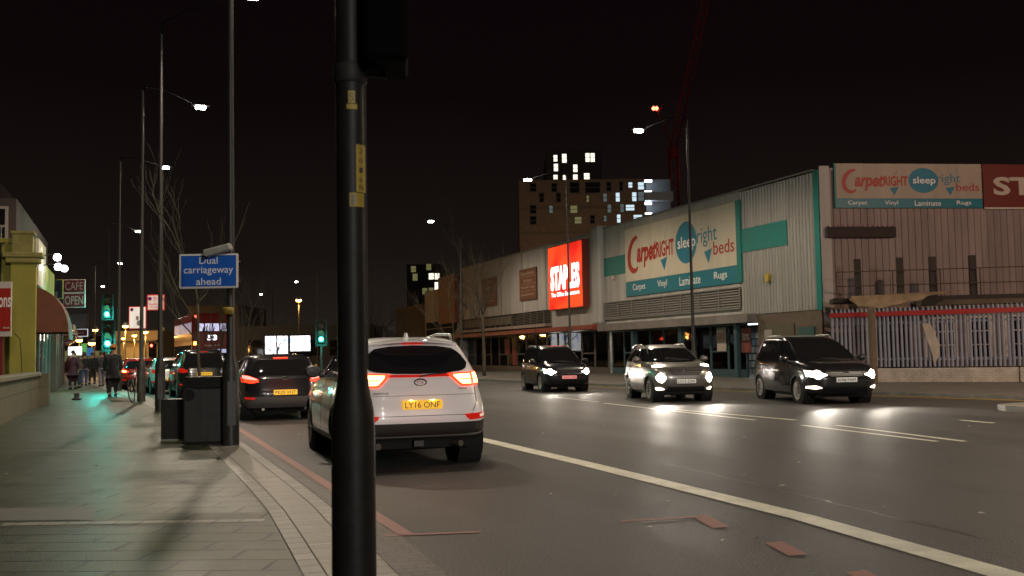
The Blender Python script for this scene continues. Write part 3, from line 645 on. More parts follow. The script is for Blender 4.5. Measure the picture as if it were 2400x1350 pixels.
def front_car(kind, k, paint, x, y, rz, label, lamp, plate, rim=None, grille=None, fog=None, plz=.5, pmat=None, round_=False, power=800):
    t = thing('oncoming_car', label, 'car', (x, y, 0), rz, 'cars driving towards the camera'); c = Car(kind, k)
    c.shell(paint, t); c.wheels(t, rim); c.arches(M_PLAS, t, .04 if kind != 'juke' else .075)
    c.glasshouse(t); c.seams(t, paint); c.mirrors(t, paint)
    z0 = c.z0
    w = c.w(.6)
    c.patch('F', [(-w*.62, z0+.06), (w*.62, z0+.06)], [(-w*.55, .42), (w*.55, .42)], M_DARK, 'air_intake', t, .012, 3, 12)
    gz = grille or (.68, .80)
    c.patch('F', [(-w*.42, gz[0]), (w*.42, gz[0])], [(-w*.55, gz[1]), (w*.55, gz[1])], M_PLAS, 'grille', t, .012, 3, 12)
    mb = MB(); 
    for i in range(3): z = gz[0]+(gz[1]-gz[0])*(i+.5)/3; c.patch('F', [(-w*.42, z-.006), (w*.42, z-.006)], [(-w*.42, z+.006), (w*.42, z+.006)], None, '', None, .02, 1, 10, mb=mb)
    mb.build('grille_bar', mat('grille_metal', (.10, .10, .10), .4, metal=.5), t)
    mb, yy = emblem(c, t, sum(gz)/2+.01, True, .06); mb.build('emblem', M_CHR, t, True)
    for s_ in (-1, 1):
        Lm = lambda p_: [(s_*a, b) for a, b in p_]
        if round_:
            n = 8; c.patch('F', Lm(arc(w*.62, .66, w*.88, .66, -.13)), Lm(arc(w*.62, .66, w*.88, .66, .13)), M_HEAD, 'headlight', t, .02, 4, 10)
            c.patch('F', Lm([(w*.55, .99), (w*.70, .955), (w*.9, .95)]), Lm([(w*.56, 1.0), (w*.72, 1.02), (w*.88, .985)]), glow('side_lamp', (1, .85, .65), 12), 'indicator_light', t, .03, 2, 8)
        else:
            o = c.patch('F', Lm([(w*.50, lamp-.02), (w*.70, lamp-.09), (w*.93, lamp-.05)]), Lm([(w*.52, lamp+.0), (w*.72, lamp+.06), (w*.94, lamp+.10)]), mat('headlamp_glass', (.5, .5, .5), .1, emit=(1, .9, .75), es=7), 'headlight', t, .012, 3, 10)
            c.patch('F', Lm(arc(w*.62, lamp-.005, w*.86, lamp+.01, -.12)), Lm(arc(w*.62, lamp-.005, w*.86, lamp+.01, .10)), M_HEAD, 'bulb', o, .022, 3, 8)
        if fog: c.patch('F', Lm([(w*.66, fog-.02), (w*.8, fog-.04), (w*.93, fog-.02)]), Lm([(w*.66, fog+.0), (w*.8, fog+.05), (w*.93, fog+.03)]), glow('fog_lamp', (1, .8, .6), 5), 'fog_light', t, .02, 2, 8)
        yl = c.end(w*.74, lamp, True)+.06
        light('SPOT', (s_*w*.74, yl, lamp), power, (1, .90, .76), .05, (radians(88), 0, 0), t, 62, 1.0)
    # bonnet shut line, wipers
    mb = MB(); zh = c.T['hood']*k[2]
    c.patch('F', [(-w*.5, gz[1]+.03), (w*.5, gz[1]+.03)], [(-w*.5, gz[1]+.036), (w*.5, gz[1]+.036)], None, '', None, .004, 1, 10, mb=mb)
    for s_ in (-1, 1): mb.tube([(s_*.1-.3, c.yf(zh+.07)+.02, zh+.08), (s_*.1+.15, c.yf(zh+.12)+.02, zh+.14)], .008, 5)
    mb.build('wiper', M_PLAS, t)
    c.plate('F', plz, pmat or M_PLW, t, plate)
    # driver seats seen dimly are hidden behind dark glass; roof rails
    for s_ in (-1, 1):
        zz = c.z1; MB().tube([(s_*c.w(zz-.1)*.93, -1.5*k[1], zz-.08), (s_*c.w(zz-.1)*.97, -1.2*k[1], zz+.0), (s_*c.w(zz-.1)*.97, -.3, zz-.0), (s_*c.w(zz-.1)*.93, -.05, zz-.1)], .018, 7).build('roof_rail', M_RIM, t, True)
    return t
P_JUKE = PAINT('warm_grey_paint', (.20, .19, .175), .3, .6)
def place_front(px, py, kind, k, yaw, *a, **kw):
    """px,py: middle of the front tyres on the road; yaw: heading"""
    P = G(px, py); c = Car(kind, k); d = Vector((-sin(yaw), cos(yaw), 0)); o = P-d*c.wy[1]
    return front_car(kind, k, a[0], o.x, o.y, yaw, *a[1:], **kw)
place_front(1320, 917, 'mpv', (.95, .93, .97), radians(180-8), P_NAVY, 'dark people carrier with red-lit number plate in front of the lit shop windows', .72, 'AK56 UYB', pmat=mat('red_glow_plate', (.75, .4, .4), .4, emit=(1, .2, .2), es=.5), power=170, plz=.52)  # red light on the plate is put into its colour and glow
place_front(1592, 940, 'juke', (1, 1, 1), radians(180-14), P_JUKE, 'light grey crossover with round headlights and white plate, in the middle of the oncoming cars', .66, 'LO13 ZXN', round_=True, grille=(.74, .88), plz=.56, fog=.36, power=430)
place_front(1950, 944, 'mpv', (1.0, 1.0, 1.02), radians(180-15), P_BLACK, 'black people carrier with four lit lamps in front of the palisade fence, nearest oncoming car', .74, 'KP08 FWM', rim=mat('bright_rim', (.65, .62, .58), .35, .6), fog=.42, plz=.60, power=620)

# double deck bus
def bus():
    P = G(437, 891); t = thing('double_decker_bus', 'red double decker bus showing route 53 in the queue of traffic', 'bus', (P.x+1.25, P.y+5.2, 0), radians(4))
    R = PAINT('bus_red', (.20, .014, .012), .3); hw, hl, H_ = 1.26, 5.2, 4.38
    b = MB(); b.box(-hw, hw, -hl, hl, .35, H_, .12); b.build('body', R, t, True, 35)
    b = MB(); b.box(-hw-.008, hw+.008, -hl-.008, hl+.008, .28, .5); b.build('skirt', M_PLAS, t)
    lit = glow('bus_window_light', (.75, .72, 1), .9); drk = mat('bus_window_dim', (.03, .03, .05), .45, emit=(.6, .62, .9), es=.30)
    w = MB(); w.box(-1.05, 1.05, -hl-.03, -hl-.002, 3.15, 3.75, .01); fr = w.build('rear_window', M_GLS, t)
    w = MB()
    for a, c_ in ((-.98, -.52), (-.45, .02), (.08, .45), (.5, .98)): w.box(a, c_, -hl-.036, -hl-.032, 3.2, 3.7)
    w.build('lit_pane', lit, fr)
    w = MB(); 
    for i in range(9): x = random.uniform(-.9, .9); w.tube([(x, -hl-.045, 3.2), (x+.05, -hl-.045, 3.2+random.uniform(.2, .5))], .025, 5)
    w.build('grab_rail', M_PLAS, fr)
    w = MB(); w.box(-1.0, 1.0, -hl-.02, -hl-.002, 1.35, 2.05, .01); lw = w.build('lower_rear_window', M_GLS, t)
    w = MB(); w.box(-.95, .95, -hl-.026, -hl-.022, 1.75, 2.0); w.build('lit_pane', glow('bus_low', (.6, .62, .9), .7), lw)
    w = MB(); w.box(-.42, .42, -hl-.03, -hl-.002, 2.55, 2.98); rb = w.build('route_box', M_PLAS, t)
    MB().text('53', 0, 2.77, .62, .34, -hl-.032, .004, .02).build('route_number', glow('route_led', (1, .9, 1), 3), rb)
    w = MB(); w.text('Stagecoach', 0, 2.25, .95, .12, -hl-.004, .004); w.build('lettering', M_TXTW, t)
    for s_ in (-1, 1):
        for i in range(6):
            y = -hl+.5+i*1.6
            for z0, z1 in ((3.1, 3.8), (1.5, 2.3)):
                w = MB(); x = s_*hw; w.box(min(x, x+s_*.012), max(x, x+s_*.012), y, y+1.45, z0, z1); w.build('side_window', drk if s_ < 0 and z0 > 3 else M_GLS, t)
        w = MB(); w.box(s_*1.08-.09, s_*1.08+.09, -hl-.03, -hl+.01, 2.3, 2.5, .02); w.build('indicator_light', glow('amber_lens', (1, .28, .03), 22) if s_ < 0 else M_TAILR, t)
        w = MB(); w.box(s_*1.05-.07, s_*1.05+.07, -hl-.03, -hl+.01, 4.1, 4.24, .02); w.build('marker_light', glow('marker_red', (1, .04, .02), 12), t)
        w = MB(); w.box(s_*1.1-.08, s_*1.1+.08, -hl-.03, -hl+.01, .8, 1.2, .02); w.build('tail_light', M_TAILON, t)
        for y in (-3.3, 2.6): 
            o = MB().lathe([(.3, 0), (.48, .02), (.5, .08), (.5, .25), (.3, .27)], 24, axis='X').build('wheel', M_RUB, t, True, 40); o.location = (s_*(hw-.01) if s_ < 0 else hw-.26, y, .5)
    return t
bus()

# ------------------------------------------------------------------ right side: retail sheds
M_CLAD = mat('pale_cladding', (.40, .37, .34), .55, var=.3, vscale=1, vmap=(1.2, 1.2, .14))
M_CLAD2 = mat('grey_white_cladding', (.42, .39, .365), .55, var=.34, vscale=1, vmap=(1, .9, .12))
M_CORR = mat('corrugated_steel', (.33, .315, .285), .45, metal=.15, var=.3, vscale=1, vmap=(2, 2, .15))
M_SIDEW = mat('pink_grey_sheet', (.27, .20, .18), .6, var=.4, vscale=1, vmap=(.9, .9, .12))
M_TEAL = mat('teal_paint', (.004, .17, .15), .5, var=.15)
M_TEALS = mat('sign_teal', (.008, .16, .21), .45)
M_LOUV = mat('louvre_metal', (.22, .20, .18), .5)
M_FASC = mat('canopy_fascia', (.20, .17, .155), .6, var=.3, vscale=1.2)
M_REDF = mat('red_fascia', (.26, .045, .025), .5, var=.4, vscale=1.5)
M_BROWN = mat('brown_render', (.12, .085, .06), .8, var=.3, vscale=1.5, bump=.2)
M_COLT = mat('teal_column', (.03, .07, .08), .5)
M_INT = mat('shop_interior', (.35, .33, .30), .8, var=.3)
M_SHELF = bricks('stocked_shelf', (.55, .5, .42), (.16, .2, .25), (.05, .05, .05), 1, .42, .38, .05, .7, plane='YZ', off=.3)
M_CREAM = mat('sign_cream', (.58, .50, .385), .5, var=.16, vscale=1, vmap=(.8, .8, .2))
M_LRED = mat('logo_red', (.36, .03, .02), .5); M_LBLUE = mat('logo_blue', (.01, .17, .25), .5)
def glass_mat():
    m = bpy.data.materials.new('shop_glass'); m.use_nodes = True; n = m.node_tree; n.nodes.clear()
    o = n.nodes.new('ShaderNodeOutputMaterial'); t = n.nodes.new('ShaderNodeBsdfTransparent'); gl = n.nodes.new('ShaderNodeBsdfGlossy'); gl.inputs['Roughness'].default_value = .03
    t.inputs['Color'].default_value = (.8, .82, .8, 1); mx = n.nodes.new('ShaderNodeMixShader'); fr = n.nodes.new('ShaderNodeFresnel'); fr.inputs['IOR'].default_value = 1.45
    n.links.new(fr.outputs[0], mx.inputs[0]); n.links.new(t.outputs[0], mx.inputs[1]); n.links.new(gl.outputs[0], mx.inputs[2]); n.links.new(mx.outputs[0], o.inputs[0]); return m
M_SG = glass_mat()
FX = 26.0
def corr(mb, y0, y1, z0, z1, x, pitch=.22, d=.05):
    n = int((y1-y0)/pitch); pts = []
    for i in range(n):
        a = y0+(y1-y0)*i/n; p_ = (y1-y0)/n
        pts += [(x, a), (x, a+p_*.4), (x-d, a+p_*.5), (x-d, a+p_*.9)]
    pts.append((x, y1)); vs = [(*p, z0) for p in pts]+[(*p, z1) for p in pts]; k = len(pts)
    mb.add(vs, [(i, i+1, i+1+k, i+k) for i in range(k-1)])
def boxb(name, m, par, *b, **k): return MB().box(*b, **k).build(name, m, par)
def shopfront(par, y0, y1, pane_w, frame, top=2.55, base=.1, back=6, kick=.35, skip=()):
    n = max(1, round((y1-y0)/pane_w)); w = (y1-y0)/n
    for i in range(n):
        a, b = y0+i*w, y0+(i+1)*w
        f = MB(); f.box(FX+.30, FX+.40, a, a+.07, base, top).box(FX+.30, FX+.40, b-.07, b, base, top).box(FX+.30, FX+.40, a+.07, b-.07, top-.08, top).box(FX+.29, FX+.40, a+.07, b-.07, base, base+kick)
        if i % 2: f.box(FX+.31, FX+.39, a+.07, b-.07, 1.25, 1.33)
        o = f.build('window', frame, par)
        boxb('pane', M_SG, o, FX+.345, FX+.355, a+.07, b-.07, base+kick, top-.08)
def shed(name, label, y0, y1, z1=8.56):
    t = thing(name, label, 'shop building', (0, 0, 0)); return t
# ---- carpet shop shed
t = shed('retail_shed', 'pale clad shed with corrugated corner and teal band carrying the big carpet sign', 34, 54.1)
CS = t
boxb('wall', M_CLAD, t, FX, FX+.4, 39.75, 54.1, 2.95, 8.56); 
c_ = MB(); corr(c_, 34.35, 39.72, 2.92, 8.5, FX-.01); c_.build('corrugated_panel', M_CORR, t)
boxb('corner_trim', M_TEAL, t, FX-.05, FX+.12, 34.02, 34.34, 2.9, 8.56)
boxb('roof', mat('roof_sheet', (.08, .08, .08), .7), t, FX+.42, FX+34, 34.5, 54.0, 8.3, 8.5)
boxb('backing_wall', M_BROWN, t, FX+.03, FX+.4, 34.05, 39.74, 2.95, 8.5)
boxb('parapet_trim', M_LOUV, t, FX-.05, FX+.42, 34.35, 54.1, 8.56, 8.64)
boxb('teal_band', M_TEAL, t, FX-.075, FX-.065, 36.15, 39.62, 5.74, 6.80); boxb('teal_band', M_TEAL, t, FX-.02, FX-.003, 51.3, 54.05, 5.74, 6.80)
boxb('pilaster', M_CLAD2, t, FX-.34, FX+.4, 54.12, 55.2, 2.98, 8.75, bev=.12)
def louvre(par, y0, y1, z0, z1):
    m = MB(); n = 7
    for i in range(n):
        z = z0+(z1-z0)*(i+.2)/n; m.add([(FX-.10, y0, z), (FX-.10, y1, z), (FX-.012, y1, z+.09), (FX-.012, y0, z+.09), (FX-.10, y0, z-.015), (FX-.10, y1, z-.015)], [(0, 1, 2, 3), (4, 5, 1, 0)])
    k = max(1, round((y1-y0)/1.7))
    for i in range(k+1): y = y0+(y1-y0)*i/k; m.box(FX-.125, FX-.09, y-.03, y+.03, z0, z1)
    m.box(FX-.14, FX-.005, y0, y1, z0-.08, z0-.02).box(FX-.14, FX-.005, y0, y1, z1+.02, z1+.08); o = m.build('louvre', M_LOUV, par); boxb('louvre_backing', M_DARK, o, FX-.011, FX-.002, y0, y1, z0, z1)
louvre(t, 39.8, 54.0, 3.28, 4.14)
boxb('lower_trim', M_CLAD2, t, FX-.02, FX+.3, 39.75, 54.1, 2.98-.0, 3.18)
boxb('canopy', M_FASC, t, FX-.55, FX+.3, 38.6, 54.05, 2.56, 2.94)
# ground floor
shopfront(t, 40.0, 53.9, 1.55, M_COLT)
boxb('back_wall', M_INT, t, FX+6, FX+6.2, 39.8, 54, .1, 2.9); boxb('ceiling', M_INT, t, FX+.5, FX+6, 39.8, 54, 2.7, 2.8)
boxb('shelf_unit', M_SHELF, t, FX+4.6, FX+5.1, 42, 52, .1, 2.2)
for y in (40.0, 45.0, 50.2): boxb('column', M_COLT, t, FX-.3, FX-.1, y-.12, y+.12, .1, 2.56, bev=.01)
light('AREA', (FX+3, 44, 2.65), 35, (.9, .95, 1), 1.0, None, t); light('AREA', (FX+3, 50.5, 2.65), 22, (.8, .9, 1), 1.0, None, t)
lb = MB(); lb.box(FX+1.0, FX+1.2, 39.95, 41.4, 2.5, 2.56); lb.build('strip_lamp', glow('strip_light', (.8, .9, 1), 3), t)
# solid ground floor by the corner with a doorway and teal window
boxb('ground_floor_wall', M_BROWN, t, FX-.02, FX+.4, 34.1, 38.58, .1, 2.9)
boxb('door', mat('door_olive', (.10, .085, .055), .6, var=.2), t, FX-.07, FX-.025, 35.9, 38.3, .1, 2.45); boxb('window', mat('window_teal', (.05, .11, .10), .3), t, FX-.09, FX-.03, 34.55, 35.6, 1.6, 2.25)
boxb('notice', mat('notice_grey', (.3, .26, .24), .6), t, FX-.095, FX-.075, 37.45, 38.0, .95, 2.2)
# side wall facing the camera
SD = Vector((.974, -.228, 0)).normalized(); SN = Vector((-.228, -.974, 0)).normalized(); C0 = Vector((26.0, 34.0, 0))
def SW(px, py):  # point on the side wall
    d = ray(px, py); k = (C0-CP).dot(SN)/d.dot(SN); P = CP+d*k; return (P-C0).dot(SD), P.z
SA = atan2(SD.y, SD.x); TS = Matrix.Translation(C0) @ Matrix.Rotation(SA, 4, 'Z')
m = MB(TS); pts = []; n = 90; L_ = 26.
for i in range(n): a = L_*i/n; q_ = L_/n; pts += [(a, 0), (a+q_*.5, 0), (a+q_*.56, .035), (a+q_*.94, .035)]
pts.append((L_, 0)); k = len(pts); m.add([(*p_, 2.0) for p_ in pts]+[(*p_, 8.55) for p_ in pts], [(i, i+1, i+1+k, i+k) for i in range(k-1)])
m.build('side_wall', M_SIDEW, t)
boxb('corner_post', M_CLAD, t, .0, .42, -.06, -.005, 2.8, 8.7).matrix_local = TS
boxb('side_wall_core', M_BROWN, t, .05, L_, .05, .3, .1, 8.5).matrix_local = TS
boxb('ledge', M_SIDEW, t, .42, L_, -.05, -.004, 8.5, 8.62).matrix_local = TS
a, z0_ = SW(1933, 558); b, z1_ = SW(2093, 536); m = MB(TS)
m.box(a, b, -.25, -.04, z0_, z1_+.05)
for i in range(14): m.tube([(a+(b-a)*(i+.5)/14, -.15, z1_+.05), (a+(b-a)*(i+.5)/14, -.15, z1_+.13)], .02, 5)
m.build('wall_bracket', mat('rust_dark', (.035, .02, .018), .8), t)
# bell box alarm and lamp on the facade
q_ = OX(1807, 650, FX); al = MB(); al.prism([(-.11, -.16), (.11, -.16), (.13, .08), (.08, .17), (-.08, .17), (-.13, .08)], -.14, 0); al.box(-.04, .04, -.12, -.05, -.24, -.16)
o = al.build('alarm_box', mat('alarm_yellow', (.45, .32, .05), .4)); o.location = (FX-.09, q_.y, q_.z); o.rotation_euler = (0, 0, -pi/2); tag(o, 'small yellow alarm box on the corrugated wall', 'alarm box')
q_ = OX(1440, 650, FX); al = MB(); al.prism([(-.1, -.12), (.1, -.12), (.12, .1), (-.12, .1)], -.1, 0); o = al.build('alarm_box', M_CREAM); o.location = (FX-.03, q_.y, q_.z); o.rotation_euler = (0, 0, -pi/2); tag(o, 'small cream alarm box below the teal band left of the carpet sign', 'alarm box')

def carpet_logo(sg, W_, Hc, z0, garb=0):
    """lettering of the carpet shop: x from -W/2 to W/2, cream field from z0 to z0+Hc"""
    cz = z0+Hc*.5; u = W_; mr = MB(); 
    def stroke(P, w0, w1=None):
        vs = []; n = len(P); fs = []
        for i, (x, z) in enumerate(P):
            a = P[min(i+1, n-1)]; b = P[max(i-1, 0)]; d = Vector((a[0]-b[0], a[1]-b[1])).normalized(); w = w0*(sin(pi*(i+.9)/(n+.8))**.6); nx, nz_ = -d.y*w, d.x*w
            vs += [(x+nx, -.06, z+nz_), (x-nx, -.06, z-nz_)]
        for i in range(n-1): fs.append((2*i, 2*i+1, 2*i+3, 2*i+2))
        mr.add(vs, fs)
    s_ = Hc/3.0; X = lambda f: -u/2+u*f
    # brush drawn capital C sweeping round the small letters
    stroke([(X(.115)+cos(a)*s_*.85*(1.0 if cos(a) < 0 else .55), cz+.0+sin(a)*s_*.92+cos(a)*.2*s_) for a in [radians(60+i*14) for i in range(18)]], .19*s_)
    mr.text('arpet', X(.225), cz-.05*Hc, u*.20, Hc*.46, -.055, .004, .04, .25)
    mr.text('RIGHT', X(.405), cz+.0*Hc, u*.165, Hc*.29, -.055, .004, .03)
    mr.text('beds', X(.90), cz-.17*Hc, u*.16, Hc*.22, -.055, .004, .008)
    mr.build('red_lettering', M_LRED, sg)
    mb = MB(); mb.disc((X(.595), cz+.02*Hc), Hc*.36, 40, -.052, 1.0 if W_/Hc < 3.9 else 1.25)
    mb.text('right', X(.77), cz+.05*Hc, u*.16, Hc*.34, -.055, .004, .0)
    for fx_ in (.37, .755):
        mb.add([(X(fx_-.01), -.054, cz-.20*Hc), (X(fx_+.055), -.054, cz-.16*Hc), (X(fx_+.025), -.054, cz-.40*Hc)], [(0, 1, 2)])
    for fx_, zz in ((.40, .19), (.815, .26)): mb.add([(X(fx_), -.05, cz+zz*Hc), (X(fx_+.022), -.05, cz+(zz+.15)*Hc), (X(fx_+.026), -.05, cz+(zz+.16)*Hc), (X(fx_+.008), -.05, cz+zz*Hc)], [(0, 1, 2, 3)])
    mb.build('blue_lettering', M_LBLUE, sg)
    mw = MB(); mw.text('sleep', X(.60), cz+.0*Hc, u*.155, Hc*.26, -.060, .004, .01)
    for w_, fx_, ww in (('Carpet', .14, .13), ('Vinyl', .37, .09), ('Laminate', .62, .18), ('Rugs', .87, .10)): mw.text(w_, X(fx_), z0-Hc*.135, u*ww, Hc*.15, -.055, .004, .004)
    mw.build('white_lettering', M_TXTW, sg)
# big sign on the facade
yl_, yr_ = 51.2, 39.95; sg = thing('shop_sign', 'large cream and teal carpet shop sign on the long street facade', 'sign', (FX-.02, (yl_+yr_)/2, 0), -pi/2); sw = yl_-yr_
boxb('board', M_CREAM, sg, -sw/2, sw/2, -.05, -.004, 5.22, 8.14); boxb('lower_board', M_TEALS, sg, -sw/2, sw/2, -.05, -.004, 4.40, 5.21); boxb('side_frame', M_TEAL, sg, sw/2+.005, sw/2+.36, -.10, -.004, 4.40, 8.16)
boxb('frame', mat('cream_edge', (.42, .36, .28), .6), sg, -sw/2-.03, sw/2, -.06, -.0045, 8.145, 8.2)
carpet_logo(sg, sw, 2.9, 5.22)
# second sign high on the side wall
a, zt_ = SW(1955, 384); b, zb_ = SW(2300, 490); _, zm_ = SW(1955, 466); _, zb2 = SW(1955, 488)
sg = thing('shop_sign', 'cream and blue carpet shop sign on the side wall facing the camera', 'sign', C0+SD*((a+b)/2)+SN*.06, SA); sw = b-a
boxb('board', mat('dirty_cream', (.40, .33, .25), .6, var=.2, vscale=1, vmap=(.8, .8, .2)), sg, -sw/2, sw/2, -.05, -.004, zm_, zt_); boxb('lower_board', M_TEALS, sg, -sw/2, sw/2, -.05, -.004, zb2, zm_-.006); boxb('side_frame', M_TEAL, sg, -sw/2-.08, -sw/2-.005, -.07, -.004, zb2, zt_)
carpet_logo(sg, sw, zt_-zm_, zm_)
a2 = b+.06; sg = thing('shop_sign', 'dark red stationery sign with cream letters high on the side wall', 'sign', C0+SD*a2+SN*.06, SA)
boxb('board', mat('dull_red_board', (.14, .018, .01), .5), sg, 0, sw*1.15, -.05, -.004, zb2, zt_); hh = zt_-zb2
MB().text('STAPLES', sw*.56, zb2+hh*.5, sw*.98, hh*.42, -.055, .004, .03).build('lettering', mat('dull_cream_letter', (.5, .42, .34), .5), sg)
boxb('edge_strip', M_CREAM, sg, 0, sw*1.15, -.06, -.052, zb2-.05, zb2+.02)

# ---- stationery shed
t = shed('retail_shed', 'long grey-white shed with red fascia carrying the lit red stationery sign', 54.2, 81); ST = t
boxb('wall', M_CLAD2, t, FX-.2, FX+.3, 55.22, 81.2, 4.2, 8.4)
mp = MB()
for y in (62.5, 66.9, 71.3, 75.7): mp.box(FX-.215, FX-.201, y-.015, y+.015, 4.2, 8.4)
mp.build('panel_joint', M_DARK, t)
boxb('roof', mat('roof_sheet', (.08, .08, .08), .7), t, FX+.32, FX+34, 54.3, 86, 8.0, 8.2)
boxb('parapet_trim', M_LOUV, t, FX-.25, FX+.32, 55.22, 81.2, 8.4, 8.5)
boxb('side_bay', M_CLAD, t, FX-.25, FX+.3, 55.22, 61.6, 3.0, 4.19)
boxb('louvre_band', M_DARK, t, FX-.1, FX+.3, 61.62, 81.2, 3.3, 4.19)
m = MB()
for i in range(16): y = 62+i*1.22; m.box(FX-.16, FX-.11, y-.03, y+.03, 3.3, 4.19)
for i in range(7): z = 3.42+i*.11; m.box(FX-.15, FX-.12, 61.7, 69.5, z, z+.035)
m.box(FX-.14, FX-.11, 69.5, 81.1, 3.5, 4.1); m.build('louvre', mat('louvre_brown', (.13, .115, .095), .6, var=.4), t)
boxb('ledge', mat('pink_ledge', (.32, .24, .2), .6, var=.3), t, FX-.7, FX+.3, 61.62, 81.2, 3.08, 3.29)
boxb('fascia', M_REDF, t, FX-.75, FX+.3, 54.3, 81.2, 2.70, 2.97 if 1 else 3.0)
m = MB()
for y in (58, 63.2, 68.4, 73.6, 78.8): m.box(FX-.765, FX-.752, y-.02, y+.02, 2.7, 2.97)
m.build('fascia_joint', M_DARK, t)
shopfront(t, 54.4, 81, 1.9, mat('brown_frame', (.10, .075, .06), .6), top=2.69)
boxb('back_wall', M_SHELF, t, FX+5, FX+5.2, 54.2, 81.2, .1, 2.9); boxb('ceiling', M_INT, t, FX+.5, FX+5, 54.3, 81.2, 2.72, 2.8)
boxb('partition', M_INT, t, FX+.6, FX+5, 56.8, 57.0, .1, 2.7); boxb('partition', M_BROWN, t, FX+.6, FX+5, 68.8, 69.0, .1, 2.7); boxb('shop_floor', M_INT, t, FX+.45, FX+5, 54.3, 81, .1, .13)
for y, pw, c in ((59, 130, (.85, 1, .85)), (62.5, 150, (.88, 1, .86)), (66.5, 70, (1, .8, .45)), (55.6, 45, (1, .92, .75)), (57.8, 60, (.95, 1, .8)), (72, 3, (1, .5, .4)), (77, 3, (1, .5, .4))): light('AREA', (FX+2.5, y, 2.65), pw, c, .8, None, t)
m = MB()
for y in (60, 63.5): m.box(FX+.8, FX+1.2, y-.8, y+.8, 2.6, 2.66)
m.build('strip_lamp', glow('shop_strip', (.9, 1, .9), 6), t)
for y, z, w, h in ((71.5, 1.9, 1.1, 1.1), (70.0, 1.2, .8, 1.4), (77, 1.6, .7, 1.2)): boxb('poster', mat('red_poster', (.22, .03, .025), .6), t, FX+.27, FX+.285, y-w/2, y+w/2, z-h/2, z+h/2)
# end block with the blank orange panel
t = thing('end_block', 'plain end block of the sheds with small window openings beyond the orange panel', 'building'); boxb('wall', M_CLAD2, t, FX-.3, FX+6, 81.25, 92, .1, 7.2, bev=.02)
boxb('window_band', M_DARK, t, FX-.33, FX-.302, 82, 91.5, 3.1, 4.3); boxb('ground_floor', M_BROWN, t, FX-.6, FX-.31, 81.3, 92, .1, 2.9)
m = MB(); m.box(FX-.36, FX-.34, 83, 91.4, 3.65, 3.72); m.build('balcony_rail', M_CLAD, t); boxb('upper_block', mat('umber_wall', (.10, .08, .06), .8), t, FX-.1, FX+8, 92.1, 104, .1, 6.2)
sg = thing('panel_sign', 'blank orange-brown upright panel on the end of the long shed', 'sign', (FX-.52, 83.8, 0), -pi/2)
boxb('board', mat('orange_board', (.36, .17, .09), .6, var=.15), sg, -2.3, 2.3, -.2, 0, 4.0, 8.05); boxb('lower_field', mat('orange_board_b', (.36, .13, .05), .6), sg, -2.3, 2.3, -.212, -.202, 4.0, 5.3); boxb('return', M_REDF, sg, 2.31, 2.5, -.19, .2, 4.0, 8.0)
# brown list boards
for y0, y1, z0, z1, lb in ((64.06, 67.24, 5.02, 7.19, 'brown service list board nearest the lit red sign'), (72.16, 75.4, 4.99, 7.15, 'brown service list board behind the bare tree')):
    sg = thing('list_board', lb, 'sign', (FX-.22, (y0+y1)/2, 0), -pi/2, None); w = y1-y0
    boxb('board', mat('brown_board', (.15, .055, .03), .6, var=.2), sg, -w/2, w/2, -.08, 0, z0, z1); m = MB()
    for i, s_ in enumerate(('Business Machines', 'Furniture', 'Print & Copy', 'Stationery') if y0 < 70 else ('Computers', 'Supplies', 'Furniture', 'Paper')):
        m.text(s_, 0, z1-.3-i*.5, w*(.8 if i != 1 else .5), .24, -.085, .004, .005)
        if i: m.box(-w/2, w/2, -.09, -.081, z1-.05-i*.5, z1-.03-i*.5)
    m.build('lettering', mat('tan_letter', (.42, .30, .22), .6), sg)
# lit red sign box
y0, y1 = 55.65, 61.0; sg = thing('lit_sign', 'bright red illuminated stationery sign box with white letters', 'sign', (FX-.25, (y0+y1)/2, 0), -pi/2); w = y1-y0
boxb('casing', mat('red_casing', (.20, .03, .015), .5), sg, -w/2, w/2, -.42, 0, 4.05, 8.15)
def red_face():
    m = bpy.data.materials.new('lit_red_face'); m.use_nodes = True; n = m.node_tree; b = n.nodes['Principled BSDF']
    t = n.nodes.new('ShaderNodeTexCoord'); v = n.nodes.new('ShaderNodeTexNoise'); v.inputs['Scale'].default_value = .55; v.inputs['Detail'].default_value = 0; n.links.new(t.outputs['Object'], v.inputs['Vector'])
    r = n.nodes.new('ShaderNodeValToRGB'); n.links.new(v.outputs['Fac'], r.inputs[0]); r.color_ramp.elements[0].position = .38; r.color_ramp.elements[0].color = (.62, .004, .002, 1); r.color_ramp.elements[1].position = .6; r.color_ramp.elements[1].color = (1.0, .06, .008, 1)
    n.links.new(r.outputs[0], b.inputs['Emission Color']); b.inputs['Emission Strength'].default_value = 1.25; b.inputs['Base Color'].default_value = (.4, .01, .005, 1); return m
boxb('lit_face', red_face(), sg, -w/2+.08, w/2-.08, -.44, -.422, 4.13, 8.07)
m = MB(); m.text('STAPLES', 0, 6.05, w*.84, 1.55, -.445, .004, .05); m.text('The Office Superstore', 0, 4.98, w*.82, .36, -.445, .004, .02); m.build('lettering', glow('lit_white_letter', (1, .93, .88), 2.2), sg)
light('AREA', (0, -.6, 6.1), 30, (1, .08, .03), 3, (radians(90), 0, 0), sg)
